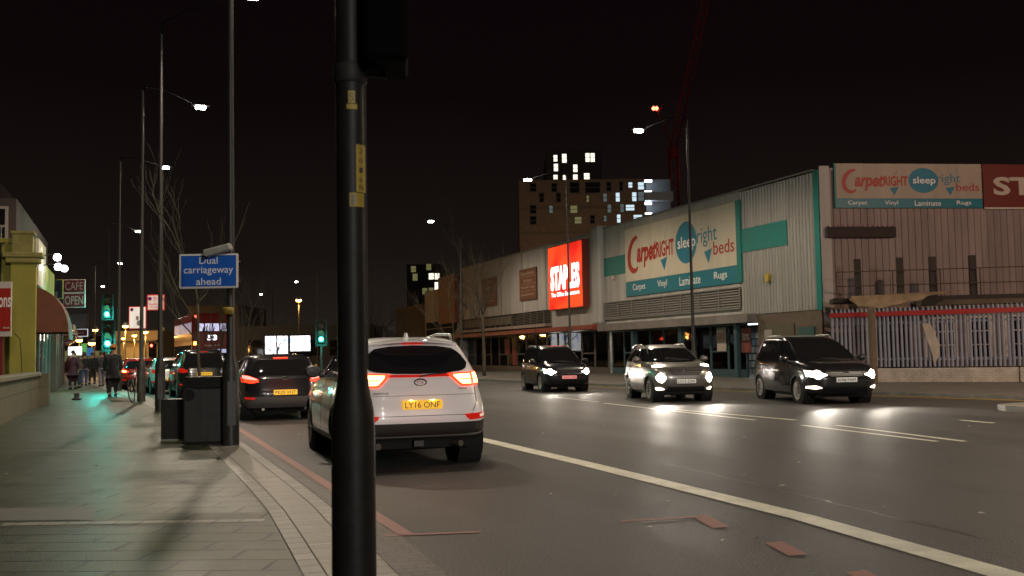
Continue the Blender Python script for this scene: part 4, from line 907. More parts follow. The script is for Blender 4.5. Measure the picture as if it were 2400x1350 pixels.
# posters in the carpet shop windows
for px0, px1, py0, py1, col, lb, tx in ((1680, 1703, 768, 823, (.42, .35, .30), 'pale poster in the carpet shop window above the grey crossover', 'SALE'), (1737, 1762, 770, 826, (.20, .05, .045), 'dark red sale poster in the carpet shop window', '50%')):
    A = OX(px0, py0, FX+.26); B = OX(px1, py1, FX+.26); sg = thing('poster', lb, 'poster', (FX+.26, (A.y+B.y)/2, 0), -pi/2); w = A.y-B.y
    boxb('sheet', mat(lb[:12], col, .6), sg, -w/2, w/2, -.02, 0, B.z, A.z); MB().text(tx, 0, (A.z+B.z)/2+.15, w*.7, .3, -.024, .003).build('lettering', M_TXTW if col[0] < .3 else M_LRED, sg)

# ------------------------------------------------------------------ right edge: palisade fence and yard
def bx(par, name, m, X0, X1, *r, **k): return boxb(name, m, par, X0, X1, *r, **k)
F0 = AT(1945, 737, 38); F0.z = 0; F1 = AT(2400, 722, 34.9); F1.z = 0; FD = (F1-F0).normalized(); FA = atan2(FD.y, FD.x)
f = thing('palisade_fence', 'grey steel palisade fence with a red rail on a pale brick plinth', 'fence', (F0.x, F0.y, .1), FA); LF = 12.
M_PAL = mat('palisade_grey', (.20, .20, .25), .5, var=.2, vscale=2)
m = MB(); n = 80
for i in range(n):
    x = .05+i*LF/n+random.uniform(-.01, .01); tl = random.uniform(-.01, .01) if random.random() < .85 else random.uniform(-.06, .06)
    m.add([(x, -.03, .55), (x+.045, -.055, .55), (x+.09, -.03, .55), (x+tl, -.03, 2.6), (x+.045+tl, -.055, 2.72), (x+.09+tl, -.03, 2.6)], [(0, 1, 4, 3), (1, 2, 5, 4)])
m.build('pale', M_PAL, f)
m = MB(); m.box(0, LF, .0, .05, .8, .87).box(0, LF, .0, .05, 2.1, 2.17); m.build('rail', M_PAL, f)
boxb('top_rail', mat('red_rail', (.30, .012, .01), .5, var=.15), f, 0, LF, -.09, -.06, 2.38, 2.55)
for x in (0, 3., 6., 9., 12.): boxb('post', M_PAL, f, x, x+.08, .055, .13, .0, 2.6)
m = MB(); m.box(.0, 6.2, -.12, .16, .0, .50, .02).box(6.24, LF, -.14, .16, .0, .50, .02); m.build('plinth', bricks('painted_brick', (.44, .38, .32), (.40, .34, .28), (.33, .28, .23), 1, .22, .075, .008, .8, plane='XZ', bump=.8), f)
# torn sheet caught on the fence
o = MB(); pts = [(0, 2.1), (.1, 2.02), (.25, 2.12), (.42, 1.7), (.55, 1.3), (.50, .9), (.33, .6), (.3, .9), (.2, 1.3), (.08, 1.7)]; o.prism(pts, -.09, -.075)
o = o.build('torn_sheet', mat('torn_paper', (.40, .33, .27), .8, var=.2)); q_ = F0+FD*3.2; o.location = (q_.x, q_.y, .1); o.rotation_euler = (0, 0, FA); tag(o, 'torn pale sheet hanging on the palisade fence', 'torn sheet')
# post standing before the fence
o = MB(); o.box(-.1, .1, -.1, .1, 0, 3.35, .02).tube([(-.0, 0, 3.3), (0, 0, 3.42)], .05, 6); q_ = AT(2034, 760, 36.5); o = o.build('timber_post', mat('weathered_timber', (.13, .09, .055), .85, var=.3, bump=.3)); o.location = (q_.x+SN.x*.3, q_.y+SN.y*.3, .1)
o.scale = (1, 1, .78); tag(o, 'short timber post standing against the red fence rail', 'post')
# cabin with white framed windows behind the fence
q_ = AT(2150, 800, 38.6); cb = thing('site_cabin', 'cabin with white framed windows behind the palisade fence', 'cabin', (q_.x, q_.y, .1), FA)
boxb('wall', mat('cabin_wall', (.15, .11, .09), .8, var=.3), cb, -.3, 9, 0, .3, 0, 2.55, bev=.02); boxb('roof', mat('roof_felt', (.07, .06, .05), .9), cb, -1.0, 9.2, -.25, 2.4, 2.62, 2.72)
M_WF = mat('white_frame', (.55, .48, .42), .5, var=.15)
for x0, x1 in ((.3, 1.35), (1.75, 2.6), (3.0, 4.4)):
    f_ = MB(); f_.box(x0, x0+.07, -.05, -.002, .75, 2.35).box(x1-.07, x1, -.05, -.002, .75, 2.35).box(x0+.07, x1-.07, -.05, -.002, .75, .82).box(x0+.07, x1-.07, -.05, -.002, 2.28, 2.35)
    for k_ in (1, 2): xx = x0+(x1-x0)*k_/3; f_.box(xx-.015, xx+.015, -.045, -.003, .82, 2.28)
    for zz in (1.3, 1.8): f_.box(x0+.07, x1-.07, -.04, -.004, zz-.02, zz+.02)
    o = f_.build('window', M_WF, cb); boxb('pane', M_GLS, o, x0+.07, x1-.07, -.02, -.001, .82, 2.28)
# broken sheet roof and raised platform with railing behind
q0 = AT(1990, 700, 38.2); rf = MB(); rf.add([(0, 0, 3.16), (2.8, -.3, 3.22), (3.9, -.2, 3.34), (3.7, .5, 3.36), (0, .5, 3.3), (.35, -.1, 2.9), (1.1, -.3, 2.78), (2.6, -.4, 3.05)], [(0, 5, 6, 7, 1, 4), (1, 2, 3, 4)])
o = rf.build('broken_board', mat('raw_board', (.24, .16, .09), .8, var=.45, vscale=3)); o.location = (q0.x, q0.y, 0); o.rotation_euler = (0, 0, FA); o.modifiers.new('s', 'SOLIDIFY').thickness = .04; tag(o, 'sagging broken board hanging over the fence top', 'broken board')
pf = thing('roof_platform', 'flat roof platform with rusty railing and posts against the side wall', 'platform', (0, 0, 0)); pf.matrix_world = Matrix.Translation(AT(1950, 700, 39.3)*1.0) 
base = AT(1950, 686, 39.3); pf.location = (base.x, base.y, 0); pf.rotation_euler = (0, 0, FA*.5+SA*.5)
zp = 3.25; boxb('deck', mat('deck_dark', (.03, .022, .018), .9), pf, 0, 10, -.3, 1.0, zp-.18, zp)
boxb('lean_to_roof', mat('felt_roof', (.09, .07, .045), .9, var=.3), pf, 3.0, 10, -1.2, -.31, zp-.38, zp-.2)
m = MB(); M_RST = mat('rusty_rail', (.05, .035, .03), .7)
for x in (.15, 2.2, 3.9, 5.3, 6.9, 8.4): m.tube([(x, -.2, zp), (x, -.2, zp+1.02)], .025, 6)
for z in (zp+.45, zp+1.0): m.tube([(.15, -.2, z), (10, -.2, z)], .02, 6)
m.build('railing', M_RST, pf); m = MB()
for px in (1988, 2097, 2171, 2259):
    x = (AT(px, 640, 39.3)-base).length; boxb('upright', mat('upright_timber', (.035, .027, .022), .85), pf, x-.12, x+.12, .0, .2, zp, zp+1.5)

# ------------------------------------------------------------------ distant tower, crane, far blocks
M_TOW = bricks('tower_brick', (.17, .105, .07), (.14, .085, .055), (.12, .09, .06), 1, .22, .075, .01, .9, plane='XZ', bump=.1)
WL = [glow('window_glow_cream', (1, .92, .72), 1.6), glow('window_glow_blue', (.7, .9, 1), .9), glow('window_glow_yellow', (.8, .75, .3), .16), glow('window_glow_dim', (.5, .65, .65), .14), M_GLS]
def block(name, label, px0, px1, pytop, Z, m, depth=14, cat='apartment block'):
    A = AT(px0, 800, Z); B = AT(px1, 800, Z); T_ = AT((px0+px1)/2, pytop, Z); A.z = B.z = 0; d = (B-A); L_ = d.length; t = thing(name, label, cat, A, atan2(d.y, d.x))
    w = MB(); w.box(0, L_, 0, depth, 0, T_.z, .05); w.build('wall', m, t)
    def P(px, py): q = AT(px, py, Z); return (q-A).dot(d.normalized()), q.z
    return t, P, L_, T_.z
def win(t, P, px, py, w, h, m, fr=True):
    x, z = P(px, py); f = MB(); f.box(x-w/2-.07, x+w/2+.07, -.06, -.002, z-h/2-.07, z+h/2+.07); o = f.build('window', mat('tower_frame', (.05, .045, .04), .6), t)
    g_ = MB(); g_.box(x-w/2, x+w/2, -.075, -.061, z-h/2, z-.03).box(x-w/2, x+w/2, -.075, -.061, z+.03, z+h/2); g_.build('pane', m, o)
t, P, L_, H_ = block('apartment_tower', 'brown brick apartment tower with lit windows behind the sheds', 1222, 1520, 416, 112, M_TOW)
s1 = thing('stair_tower', 'dark upper tower with cream lit windows rising above the brown apartment tower', 'apartment block', (0, 0, 0))
t2, P2, _, _ = block('apartment_tower', 'dark set-back tower whose cream lit windows rise above the brown tower roof', 1290, 1420, 346, 128, mat('dark_tower', (.07, .055, .055), .9))
bpy.data.objects.remove(s1)
for px, py, w, h in ((1303, 366, 1.1, 1.9), (1324, 366, 1.3, 2.6), (1379, 364, 1.2, 2.6), (1391, 364, 1.2, 2.6), (1304, 388, 1.2, 2.2), (1350, 390, 1.2, 2.2), (1303, 411, 1.2, 1.3), (1325, 412, 1.1, 1.4), (1350, 411, 1.3, 1.5), (1377, 409, 1.6, 1.8)): win(t2, P2, px, py, w*.42, h*.42, WL[0])
WN = [(1458, 433, 4, .7, 2.2), (1480, 430, 1, .9, 1.3), (1505, 432, 1, 1.4, 1.8), (1420, 460, 3, .8, 2), (1450, 459, 1, .9, 2.2), (1489, 458, 1, 1, 2.2), (1505, 457, 3, 1.4, 2.2), (1430, 486, 3, .8, 2), (1460, 485, 3, .8, 2), (1479, 484, 1, 2, 1.4), (1452, 510, 1, .8, 2), (1497, 507, 1, 2, 1.2), (1346, 488, 2, 1.6, 1.8), (1356, 514, 2, 1.6, 1.6), (1379, 463, 2, .5, 1.6),
      (1348, 436, 4, 2.2, 2.6), (1391, 436, 4, 3.4, 2.6), (1429, 434, 4, 1, 2.2), (1292, 488, 3, .8, 1.8), (1270, 460, 4, 1, 2.2), (1310, 460, 4, 1, 2.2), (1250, 488, 4, 1.4, 2), (1390, 512, 4, 1, 2), (1250, 436, 4, 1.4, 2), (1420, 510, 3, .6, 1.4), (1250, 514, 4, 1.4, 2), (1300, 436, 4, 1.2, 2)]
for px, py, mi, w, h in WN: win(t, P, px, py, w*.46, h*.44, WL[mi])
for z in (H_-6, H_-9, H_-3.3): boxb('floor_band', mat('tower_band', (.10, .07, .05), .9), t, 0, L_, -.07, -.003, z, z+.25)
# balcony end
bt, BP, BL, BH = block('balcony_block', 'grey end of the tower with curved balconies and blue-white lights', 1523, 1582, 416, 114, mat('balcony_wall', (.10, .11, .12), .8))
m = MB(); 
for z in (BH-2.6, BH-5.1, BH-7.6, BH-10.1): m.box(-2.4, BL, -1.6, -.05, z, z+.16).box(-2.4, BL, -1.65, -1.58, z+.16, z+.95)
m.build('balcony', mat('balcony_slab', (.20, .21, .23), .5), bt)
m = MB()
for px, py in ((1522, 424), (1521, 450), (1521, 477), (1521, 502)):
    x, z = BP(px, py); m.box(x-.5, x+.3, -1.0, -.8, z-.1, z+.15)
    light('POINT', (x, -1.3, z-.1), 45, (.75, .88, 1), .15, None, bt)
m.build('balcony_lamp', glow('balcony_light', (.85, .93, 1), 6), bt)
for x_, px_ in ((1270, 1), (1450, 2)):
    P_ = AT(x_, 700, 97); street_lamp(P_.x, P_.y, 1.5, 10, 'lamp column in the street %s, hidden by the sheds' % ('left of the brown tower' if px_ == 1 else 'right of the brown tower'), power=1050, kind='POINT', col=(1, .72, .45))  # unseen columns added behind the sheds to light the tower wall
# crane
cp = AT(1590, 480, 150); cr_ = thing('tower_crane', 'tall dark red crane with a red warning lamp beyond the tower', 'crane', (cp.x, cp.y, 0)); M_CR = mat('crane_red', (.30, .04, .03), .6); light('POINT', (0, -3, 27), 14, (1, .25, .18), .3, None, cr_)
def lattice(A, B, w, n):
    m = MB(); d = (B-A).normalized(); s_ = Vector((cos(YAW), -sin(YAW), 0)); u_ = s_.cross(d).normalized(); cs = [s_*w+u_*w, s_*w-u_*w, -s_*w-u_*w, -s_*w+u_*w]
    for c in cs: m.tube([A+c, B+c], .09, 5)
    for i in range(n):
        p0 = A+(B-A)*i/n; p1 = A+(B-A)*(i+1)/n
        for k in range(4): m.tube([p0+cs[k], p1+cs[(k+1) % 4]], .06, 4)
    return m
o_ = Vector((cp.x, cp.y, 0)); mt = AT(1578, 350, 150)-o_; jt = AT(1662, -40, 150)-o_; lattice(Vector((mt.x, mt.y, 0)), mt, .6, 16).build('mast', M_CR, cr_); lattice(mt, jt, .5, 14).build('jib', M_CR, cr_)
tp = AT(1543, 262, 150)-o_; m = MB(); m.tube([mt, tp], .12, 5).tube([tp, mt+(jt-mt)*.5], .04, 4).box(mt.x-.6, mt.x+.6, mt.y-.6, mt.y+.6, mt.z-1.2, mt.z+.2); m.build('counter_mast', M_CR, cr_)
m = MB(); lp = AT(1532, 254, 150)-o_; m.lathe([(.1, -.3), (.34, 0), (.1, .3)], 10, lp); lp2 = AT(1539, 254, 150)-o_; m.lathe([(.1, -.3), (.3, 0), (.1, .3)], 10, lp2); m.build('warning_lamp', glow('warning_red', (1, .12, .06), 8), cr_)
# far dark blocks
t, P, _, _ = block('apartment_block', 'far dark apartment block with a few warm lit windows left of the orange panel', 955, 1035, 618, 170, mat('far_dark', (.03, .028, .028), .9))
for px, py, mi in ((968, 630, 2), (1004, 625, 2), (1010, 647, 0), (1024, 647, 0), (1024, 668, 0), (1024, 680, 0), (972, 648, 2), (995, 682, 2), (1010, 681, 2), (972, 650, 2)): win(t, P, px, py, .8, 1., WL[mi])
t, P, _, _ = block('low_building', 'low pale building across the street beyond the white SUV', 870, 1000, 768, 120, mat('pale_low', (.30, .31, .33), .8, var=.2), cat='building')
t, P, _, _ = block('terrace_block', 'dark building behind the lit advertising screen', 560, 870, 762, 110, mat('dark_terr', (.10, .10, .09), .9, var=.3), cat='building')
for px in (600, 660, 735, 790, 830): win(t, P, px, 815, 1.6, 1.6, WL[4])
t, P, _, _ = block('office_block', 'dark block behind the double decker bus', 440, 560, 715, 125, mat('dark_terr2', (.06, .05, .05), .9, var=.3), cat='building')
for px in (470, 500, 530): win(t, P, px, 760, 1.6, 1.6, WL[4])
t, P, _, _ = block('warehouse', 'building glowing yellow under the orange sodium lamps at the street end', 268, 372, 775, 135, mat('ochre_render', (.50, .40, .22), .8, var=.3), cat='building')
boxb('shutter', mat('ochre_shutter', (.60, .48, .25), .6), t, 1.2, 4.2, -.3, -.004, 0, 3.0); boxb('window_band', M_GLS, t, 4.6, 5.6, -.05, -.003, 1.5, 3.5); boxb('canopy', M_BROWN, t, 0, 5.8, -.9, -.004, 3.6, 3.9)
t, P, _, _ = block('shop_row', 'far row of buildings closing the left side of the street', 120, 262, 788, 150, mat('dark_terr3', (.08, .07, .06), .9, var=.3), cat='building')
for px in (150, 180, 215, 240): win(t, P, px, 835, 1.6, 1.6, WL[2])
# lit advertising screen
A = AT(622, 810, 90); B = AT(727, 810, 90); d = B-A; d.z = 0; Wb = d.length
t = thing('advertising_screen', 'bright white illuminated advertising screen beyond the dark hatchback', 'billboard', (A.x, A.y, 0), atan2(d.y, d.x)); z0_, z1_ = 1.4, AT(680, 787, 90).z
boxb('casing', M_BLK, t, -.1, Wb+.1, 0, .4, z0_, z1_+.1); boxb('leg', M_BLK, t, .5, .7, .1, .3, 0, z0_); boxb('leg', M_BLK, t, Wb-.7, Wb-.5, .1, .3, 0, z0_)
def screen_mat():
    m = bpy.data.materials.new('screen'); m.use_nodes = True; n = m.node_tree; b = n.nodes['Principled BSDF']; t = n.nodes.new('ShaderNodeTexCoord'); v = n.nodes.new('ShaderNodeTexNoise'); v.inputs['Scale'].default_value = 1.6; n.links.new(t.outputs['Object'], v.inputs['Vector'])
    r = n.nodes.new('ShaderNodeValToRGB'); n.links.new(v.outputs['Fac'], r.inputs[0]); r.color_ramp.elements[0].position = .35; r.color_ramp.elements[0].color = (.35, .5, .9, 1); r.color_ramp.elements[1].position = .48; r.color_ramp.elements[1].color = (1, 1, 1, 1)
    n.links.new(r.outputs[0], b.inputs['Emission Color']); b.inputs['Emission Strength'].default_value = 2.6; b.inputs['Base Color'].default_value = (.02, .02, .02, 1); return m
M_SCR = screen_mat(); boxb('screen', M_SCR, t, 0, Wb*.50, -.05, -.002, z0_+.1, z1_); boxb('screen', M_SCR, t, Wb*.56, Wb, -.05, -.002, z0_+.5, z1_-.02)

# ------------------------------------------------------------------ left side: wall, shops, signs
M_LW = bricks('low_wall_render', (.13, .12, .07), (.12, .11, .065), (.07, .065, .04), 1, 2.4, .55, .012, .8, plane='YZ', bump=.4)
t = thing('low_wall', 'low rendered wall with stone coping along the left pavement', 'wall', (0, 0, .1)); boxb('wall', M_LW, t, -2.78, -2.45, 14, 32.6, 0, .88); 
boxb('coping', mat('coping_stone', (.19, .175, .12), .75, var=.3, bump=.3), t, -2.84, -2.39, 13.9, 32.7, .885, .99, bev=.015); boxb('end_pier', M_LW, t, -2.72, -2.2, 32.72, 33.2, 0, .95)
M_YEL = mat('yellow_render', (.30, .27, .045), .8, var=.18, vscale=1.2, bump=.15, bscale=15); M_YELD = mat('yellow_stone', (.27, .24, .07), .8, var=.3)
YX = -2.75
t = thing('corner_shop', 'yellow painted shop with cornice and parapet block at the left edge', 'shop building', (0, 0, 0))
boxb('wall', M_YEL, t, -12, YX-.5, 35.4, 48, .1, 5.1); boxb('pilaster', M_YEL, t, YX-.72, YX, 35.0, 35.38, .1, 4.45, bev=.01); boxb('cornice', M_YELD, t, YX-.86, YX+.12, 34.85, 35.5, 4.46, 4.62, bev=.03); boxb('cornice', M_YELD, t, YX-.95, YX+.2, 34.78, 35.55, 4.63, 4.78, bev=.03)
boxb('parapet_block', M_YELD, t, YX-.68, YX-.1, 35.0, 35.6, 4.79, 5.36); boxb('parapet_cap', M_YELD, t, YX-.74, YX-.04, 34.94, 35.66, 5.365, 5.46, bev=.02); boxb('parapet', M_YEL, t, -12, YX-.69, 35.2, 35.38, 5.11, 5.25)
MB().tube([(YX-1.05, 35.25, .1), (YX-1.05, 35.25, 5.6)], .05, 8).build('drainpipe', M_PLAS, t, True); MB().tube([(YX-.6, 34.99, 2.3), (YX-.42, 34.98, 2.1), (YX-.36, 34.985, 1.2), (YX-.4, 34.985, .2)], .008, 4).build('cable', M_PLAS, t)
boxb('frontage', M_YEL, t, YX-.49, YX-.3, 35.4, 48, 3.7, 5.1); shop_in = boxb('shop_interior', M_INT, t, YX-4, YX-3.9, 35.5, 48, .1, 3.6)
for i, y in enumerate((36.6, 38.4, 40.2, 42.0, 43.8, 45.6)):
    f_ = MB(); f_.box(YX-.42, YX-.32, y-.85, y-.78, .1, 3.0).box(YX-.42, YX-.32, y+.78, y+.85, .1, 3.0).box(YX-.42, YX-.32, y-.78, y+.78, 2.9, 3.0).box(YX-.43, YX-.31, y-.78, y+.78, .1, .5)
    o = f_.build('window', mat('green_frame', (.10, .12, .11), .5), t); boxb('pane', M_SG, o, YX-.38, YX-.37, y-.78, y+.78, .5, 2.9)
for y, pw, c in ((37, 26, (1, .9, .6)), (40, 8, (.8, 1, .9)), (44, 10, (1, .9, .8))): light('AREA', (YX-2, y, 3.2), pw, c, .7, None, t)
boxb('upper_storey', mat('dim_render', (.05, .035, .032), .85, var=.25), t, -12, YX-1.05, 40.0, 55, 5.0, 7.2)
g_ = MB(); g_.prism([(-12, 7.21), (-3.9, 7.21), (-5.2, 8.9), (-12, 8.9)], 40, 55); g_.build('roof', mat('roof_tile', (.02, .012, .012), .9), t)
for x in (-4.5, -6.2):
    f_ = MB(); f_.box(x-.55, x+.45, 39.93, 39.99, 5.35, 6.9); o = f_.build('window', mat('upper_frame', (.28, .24, .21), .6), t); g_ = MB(); g_.box(x-.45, x+.35, 39.91, 39.925, 5.45, 6.15).box(x-.45, x+.35, 39.91, 39.925, 6.23, 6.8); g_.build('pane', M_GLS, o)
# awning
aw = MB(); n = 8; pr_ = [(YX-.3+1.15*sin(pi/2*i/n)*1.0, 2.35+1.5*cos(pi/2*i/n)) for i in range(n+1)]; vs = []
for y in (36.9, 39.4):
    for x, z in pr_: vs.append((x, y, z))
    vs.append((YX-.3, y, 2.35))
k = n+2; aw.add(vs, [(i, i+1, i+1+k, i+k) for i in range(n)]+[tuple(range(k)), tuple(range(2*k-1, k-1, -1))])
aw.box(YX+.84, YX+.86, 36.9, 39.4, 2.12, 2.35)
o = aw.build('awning', mat('rust_canvas', (.16, .05, .022), .75, var=.25, vscale=3, bump=.1)); tag(o, 'rounded rust-brown shop awning over the left pavement', 'awning')
# floodlit fascia board
t = thing('floodlit_sign', 'tall fascia board above the awning lit white by small floodlights', 'sign', (YX-.28, 0, 0)); boxb('board', mat('fascia_cream', (.6, .55, .40), .5), t, 0, .1, 38.3, 41.5, 4.0, 5.6)
for i, (y, z) in enumerate(((39.3, 5.05), (39.8, 4.75), (43.5, 5.0))):
    a = MB(); a.tube([(.1, y+.5, z+.1), (.6, y+.2, z+.15)], .02, 6); a.box(.48, .74, y+.05, y+.14, z-.12, z+.14, .02); o = a.build('floodlight', M_BLK, t); lb_ = MB(); lb_.lathe([(.13, 0), (.12, -.02), (.04, -.03)], 14, (.62, y+.045, z+.01), 'Y'); lb_.build('lens', glow('flood_lens', (.9, .88, 1), 20), o)
    light('SPOT', (.62, y+.3, z+.1), 22, (1, .95, .85), .05, (0, radians(70), 0), t, 130, .6)
t.rotation_euler = (0, 0, 0)
def facing_board(name, label, px0, px1, py0, py1, Z, m, letters=(), lm=None, cat='sign', pole=None, frame=None, dz=.05, group=None, em=None):
    """board facing the camera side of the street, held at its true distance"""
    A = AT(px0, (py0+py1)/2, Z); B = AT(px1, (py0+py1)/2, Z); w = (B-A).length; zt = AT((px0+px1)/2, py0, Z).z; zb = AT((px0+px1)/2, py1, Z).z; d = B-A
    c_ = (A+B)/2; t = thing(name, label, cat, (c_.x, c_.y, 0), atan2(d.y, d.x), group)
    if frame: boxb('frame', frame, t, -w/2, w/2, -.012, dz, zb, zt, bev=.02); boxb('board', m, t, -w/2+.03, w/2-.03, -.02, -.0125, zb+.03, zt-.03)
    else: boxb('board', m, t, -w/2, w/2, 0, dz, zb, zt)
    if letters:
        l = MB(); h = zt-zb
        for s_, fx_, fz, fw, fh in letters: l.text(s_, fx_*w, zb+fz*h, fw*w, fh*h, -.022, .003, .004)
        l.build('lettering', lm or M_TXTW, t)
    return t, w, zb, zt
M_MAR = mat('maroon_board', (.16, .025, .035), .5)
M_GLW = mat('letter_pinkish', (.55, .45, .42), .5)
facing_board('hanging_sign', 'maroon CAFE sign hanging out over the left pavement', 148, 200, 655, 686, 46.5, M_MAR, (('CAFE', 0, .5, .8, .62),), M_GLW, frame=M_GLW)
facing_board('hanging_sign', 'maroon OPEN sign directly below the CAFE sign', 148, 200, 687, 721, 46.6, M_MAR, (('OPEN', 0, .5, .82, .6),), M_GLW, frame=M_GLW)
facing_board('hanging_sign', 'unlit dark panel below the OPEN sign', 156, 202, 735, 769, 52, mat('unlit_panel', (.05, .05, .06), .5), frame=M_PLAS)
facing_board('hanging_sign', 'small white-edged maroon sign low over the distant shops', 173, 206, 771, 789, 62, M_MAR, (('BAR', 0, .5, .5, .4),), M_GLW, frame=glow('sign_edge', (.8, .9, 1), .8))
facing_board('lit_box_sign', 'glowing white box sign above the people on the left pavement', 160, 191, 813, 832, 80, glow('white_box', (1, 1, 1), 3.5), cat='sign')
facing_board('shop_board', 'small blue board behind the slim post on the left pavement', 204, 218, 815, 834, 78, mat('blue_board', (.03, .12, .3), .5, emit=(.1, .4, 1), es=.25), cat='sign')
facing_board('shop_board', 'small green lit board beside the white box sign', 190, 203, 805, 825, 86, glow('green_board', (.1, .6, .15), .5), cat='sign')
facing_board('hanging_sign', 'navy and yellow-green projecting sign between the awning and the CAFE sign', 130, 148, 655, 700, 44.5, mat('navy_board', (.02, .025, .07), .5), frame=mat('lime_edge', (.35, .33, .05), .5))
# estate agent board
t, w, zb, zt = facing_board('agent_board', 'red board with white letters on a red post at the left picture edge', -46, 26, 660, 789, 27.5, mat('board_white', (.52, .46, .40), .5), cat='sign')
boxb('red_field', mat('board_red', (.34, .02, .012), .5), t, -w/2, w/2-.012, -.012, -.002, zb+.14, zt-.18)
l = MB(); l.text('ons', w*.30, zb+(zt-zb)*.62, w*.40, .27, -.016, .003, .012); l.text('co.uk', w*.36, zb+.24, w*.2, .06, -.016, .002); l.build('lettering', M_TXTW, t)
boxb('post', mat('post_red', (.17, .02, .015), .6), t, w*.10, w*.21, .06, .12, .1, zb+.5)
# darker terrace continuing the shop line
t = thing('shop_terrace', 'dark terrace of shops receding behind the awning on the left', 'shop building')
lv = [(-3.0, 48.2), (-3.4, 60), (-4.6, 82), (-6.8, 112)]
w = MB(); n = len(lv); w.add([(x, y, 3.1) for x, y in lv]+[(x, y, 4.4) for x, y in lv]+[(-14, y, 4.4) for x, y in lv], [(i, i+1, i+1+n, i+n) for i in range(n-1)]+[(i+n, i+n+1, i+1+2*n, i+2*n) for i in range(n-1)]); w.build('wall', mat('terrace_dark', (.09, .075, .065), .85, var=.3), t)
for i in range(18):
    y = 48.6+i*2.9; j = max(k for k in range(n-1) if lv[k][1] <= y); f0 = (y-lv[j][1])/(lv[j+1][1]-lv[j][1]); x = lv[j][0]+(lv[j+1][0]-lv[j][0])*f0
    boxb('shutter' if i % 3 else 'shop_window', mat('shutter_grey', (.16, .15, .14), .5, var=.3) if i % 3 else glow(f'shop_glow{i%2}', ((1, .8, .5), (.7, 1, .85))[i % 2], .12), t, x-.3, x-.12, y, y+2.4, .1, 3.0)
    boxb('pier', mat('pier_dark', (.10, .08, .07), .8), t, x-.35, x-.02, y+2.45, y+2.85, .1, 3.1)
    if i % 2 == 0: boxb('blind', (M_REDF, M_FASC, M_MAR)[i//2 % 3], t, x-.1, x+.7, y, y+2.3, 2.75, 3.0)
for y, c in ((50.5, (1, .75, .5)), (58, (.7, 1, .8)), (70, (1, .8, .6))): light('POINT', (-2.6, y, 2.5), 25, c, .2, None, t)
boxb('end_pier', mat('pier_dark', (.10, .08, .07), .8), t, -4.5, -2.95, 48.1, 48.5, .1, 4.4)
# door-side clutter
q_ = G(180, 937, .1); o = MB().lathe([(.10, 0), (.12, .05), (.06, .1), (.05, .2), (.09, .25), (.02, .3)], 10).build('litter_bag', mat('bag_dark', (.05, .04, .04), .7)); o.location = q_; o.scale = (1.4, 1.2, .8); tag(o, 'small dark crumpled bag lying alone on the left pavement', 'bag')

# ------------------------------------------------------------------ street furniture on the near side
# foreground post with the back of a signal head
q_ = AT(829, 1150, 4.06); t = thing('traffic_signal', 'thick black signal post close to the camera with yellow stickers', 'traffic light', (q_.x, q_.y, .1))
z9 = lambda py: AT(822, py, 4.06).z-.1
MB().lathe([(.15, 0), (.15, .02), (.088, .03), (.086, 1.02), (.083, 1.08), (.066, 1.17), (.060, 1.22), (.0585, 3.9)], 40).build('post', M_BLK, t, True, 50)
h_ = MB(); h_.box(.06, .235, -.16, .14, 2.46, 3.7, .02); h_.build('signal_head', mat('signal_black', (.0012, .0008, .0008), .8, spec=.03), t).rotation_euler = (0, 0, -YAW+.1)
h_ = MB(); h_.lathe([(.062, 2.40), (.068, 2.41), (.068, 2.47), (.062, 2.48)], 24); h_.tube([(.0, 0, 2.44), (.14, 0, 2.44), (.15, 0, 2.52)], .016, 8); h_.tube([(0, 0, 3.3), (.12, 0, 3.3)], .016, 8); h_.build('bracket', mat('dull_bracket', (.012, .011, .010), .6, spec=.2), t, True, 40)
MB().tube([(.0605*cos(-YAW-.15), .0605*sin(-YAW-.15), 1.25), (.0605*cos(-YAW-.15), .0605*sin(-YAW-.15), 2.42)], .005, 6).build('conduit', M_POLE, t)
def sticker(a0, a1, z0, z1, m, name='sticker', r=.0615):
    s_ = MB(); n = 10; vs = []
    for k in range(n+1):
        a = radians(a0+(a1-a0)*k/n)-YAW-pi/2; vs += [(r*cos(a), r*sin(a), z0), (r*cos(a), r*sin(a), z1)]
    s_.add(vs, [(2*k, 2*k+2, 2*k+3, 2*k+1) for k in range(n)]); return s_.build(name, m, t, True)
M_STK = mat('sticker_yellow', (.21, .145, .008), .6, var=.25, vscale=20)
def curved_text(s_, a, z, w, h, par):
    l = MB(); T_ = Matrix.Rotation(-YAW+radians(a), 4, 'Z') @ Matrix.Translation((0, -.0625, z)); l.text(s_, 0, 0, w, h, 0, .0005, .0, 0, T_); l.build('lettering', M_PLAS, par)
o = sticker(2, 62, z9(483), z9(450), M_STK); curved_text('1', 14, z9(467), .012, .042, o)
o = sticker(28, 75, z9(448), z9(334), M_STK)
for k, zz in enumerate((350, 372, 395, 418, 436)): curved_text('2016N'[k], 48, z9(zz), .018, .02, o)
o = sticker(0, 26, z9(236), z9(206), M_STK); curved_text('S', 13, z9(221), .02, .034, o); sticker(-6, 34, z9(250), z9(238), M_STK)
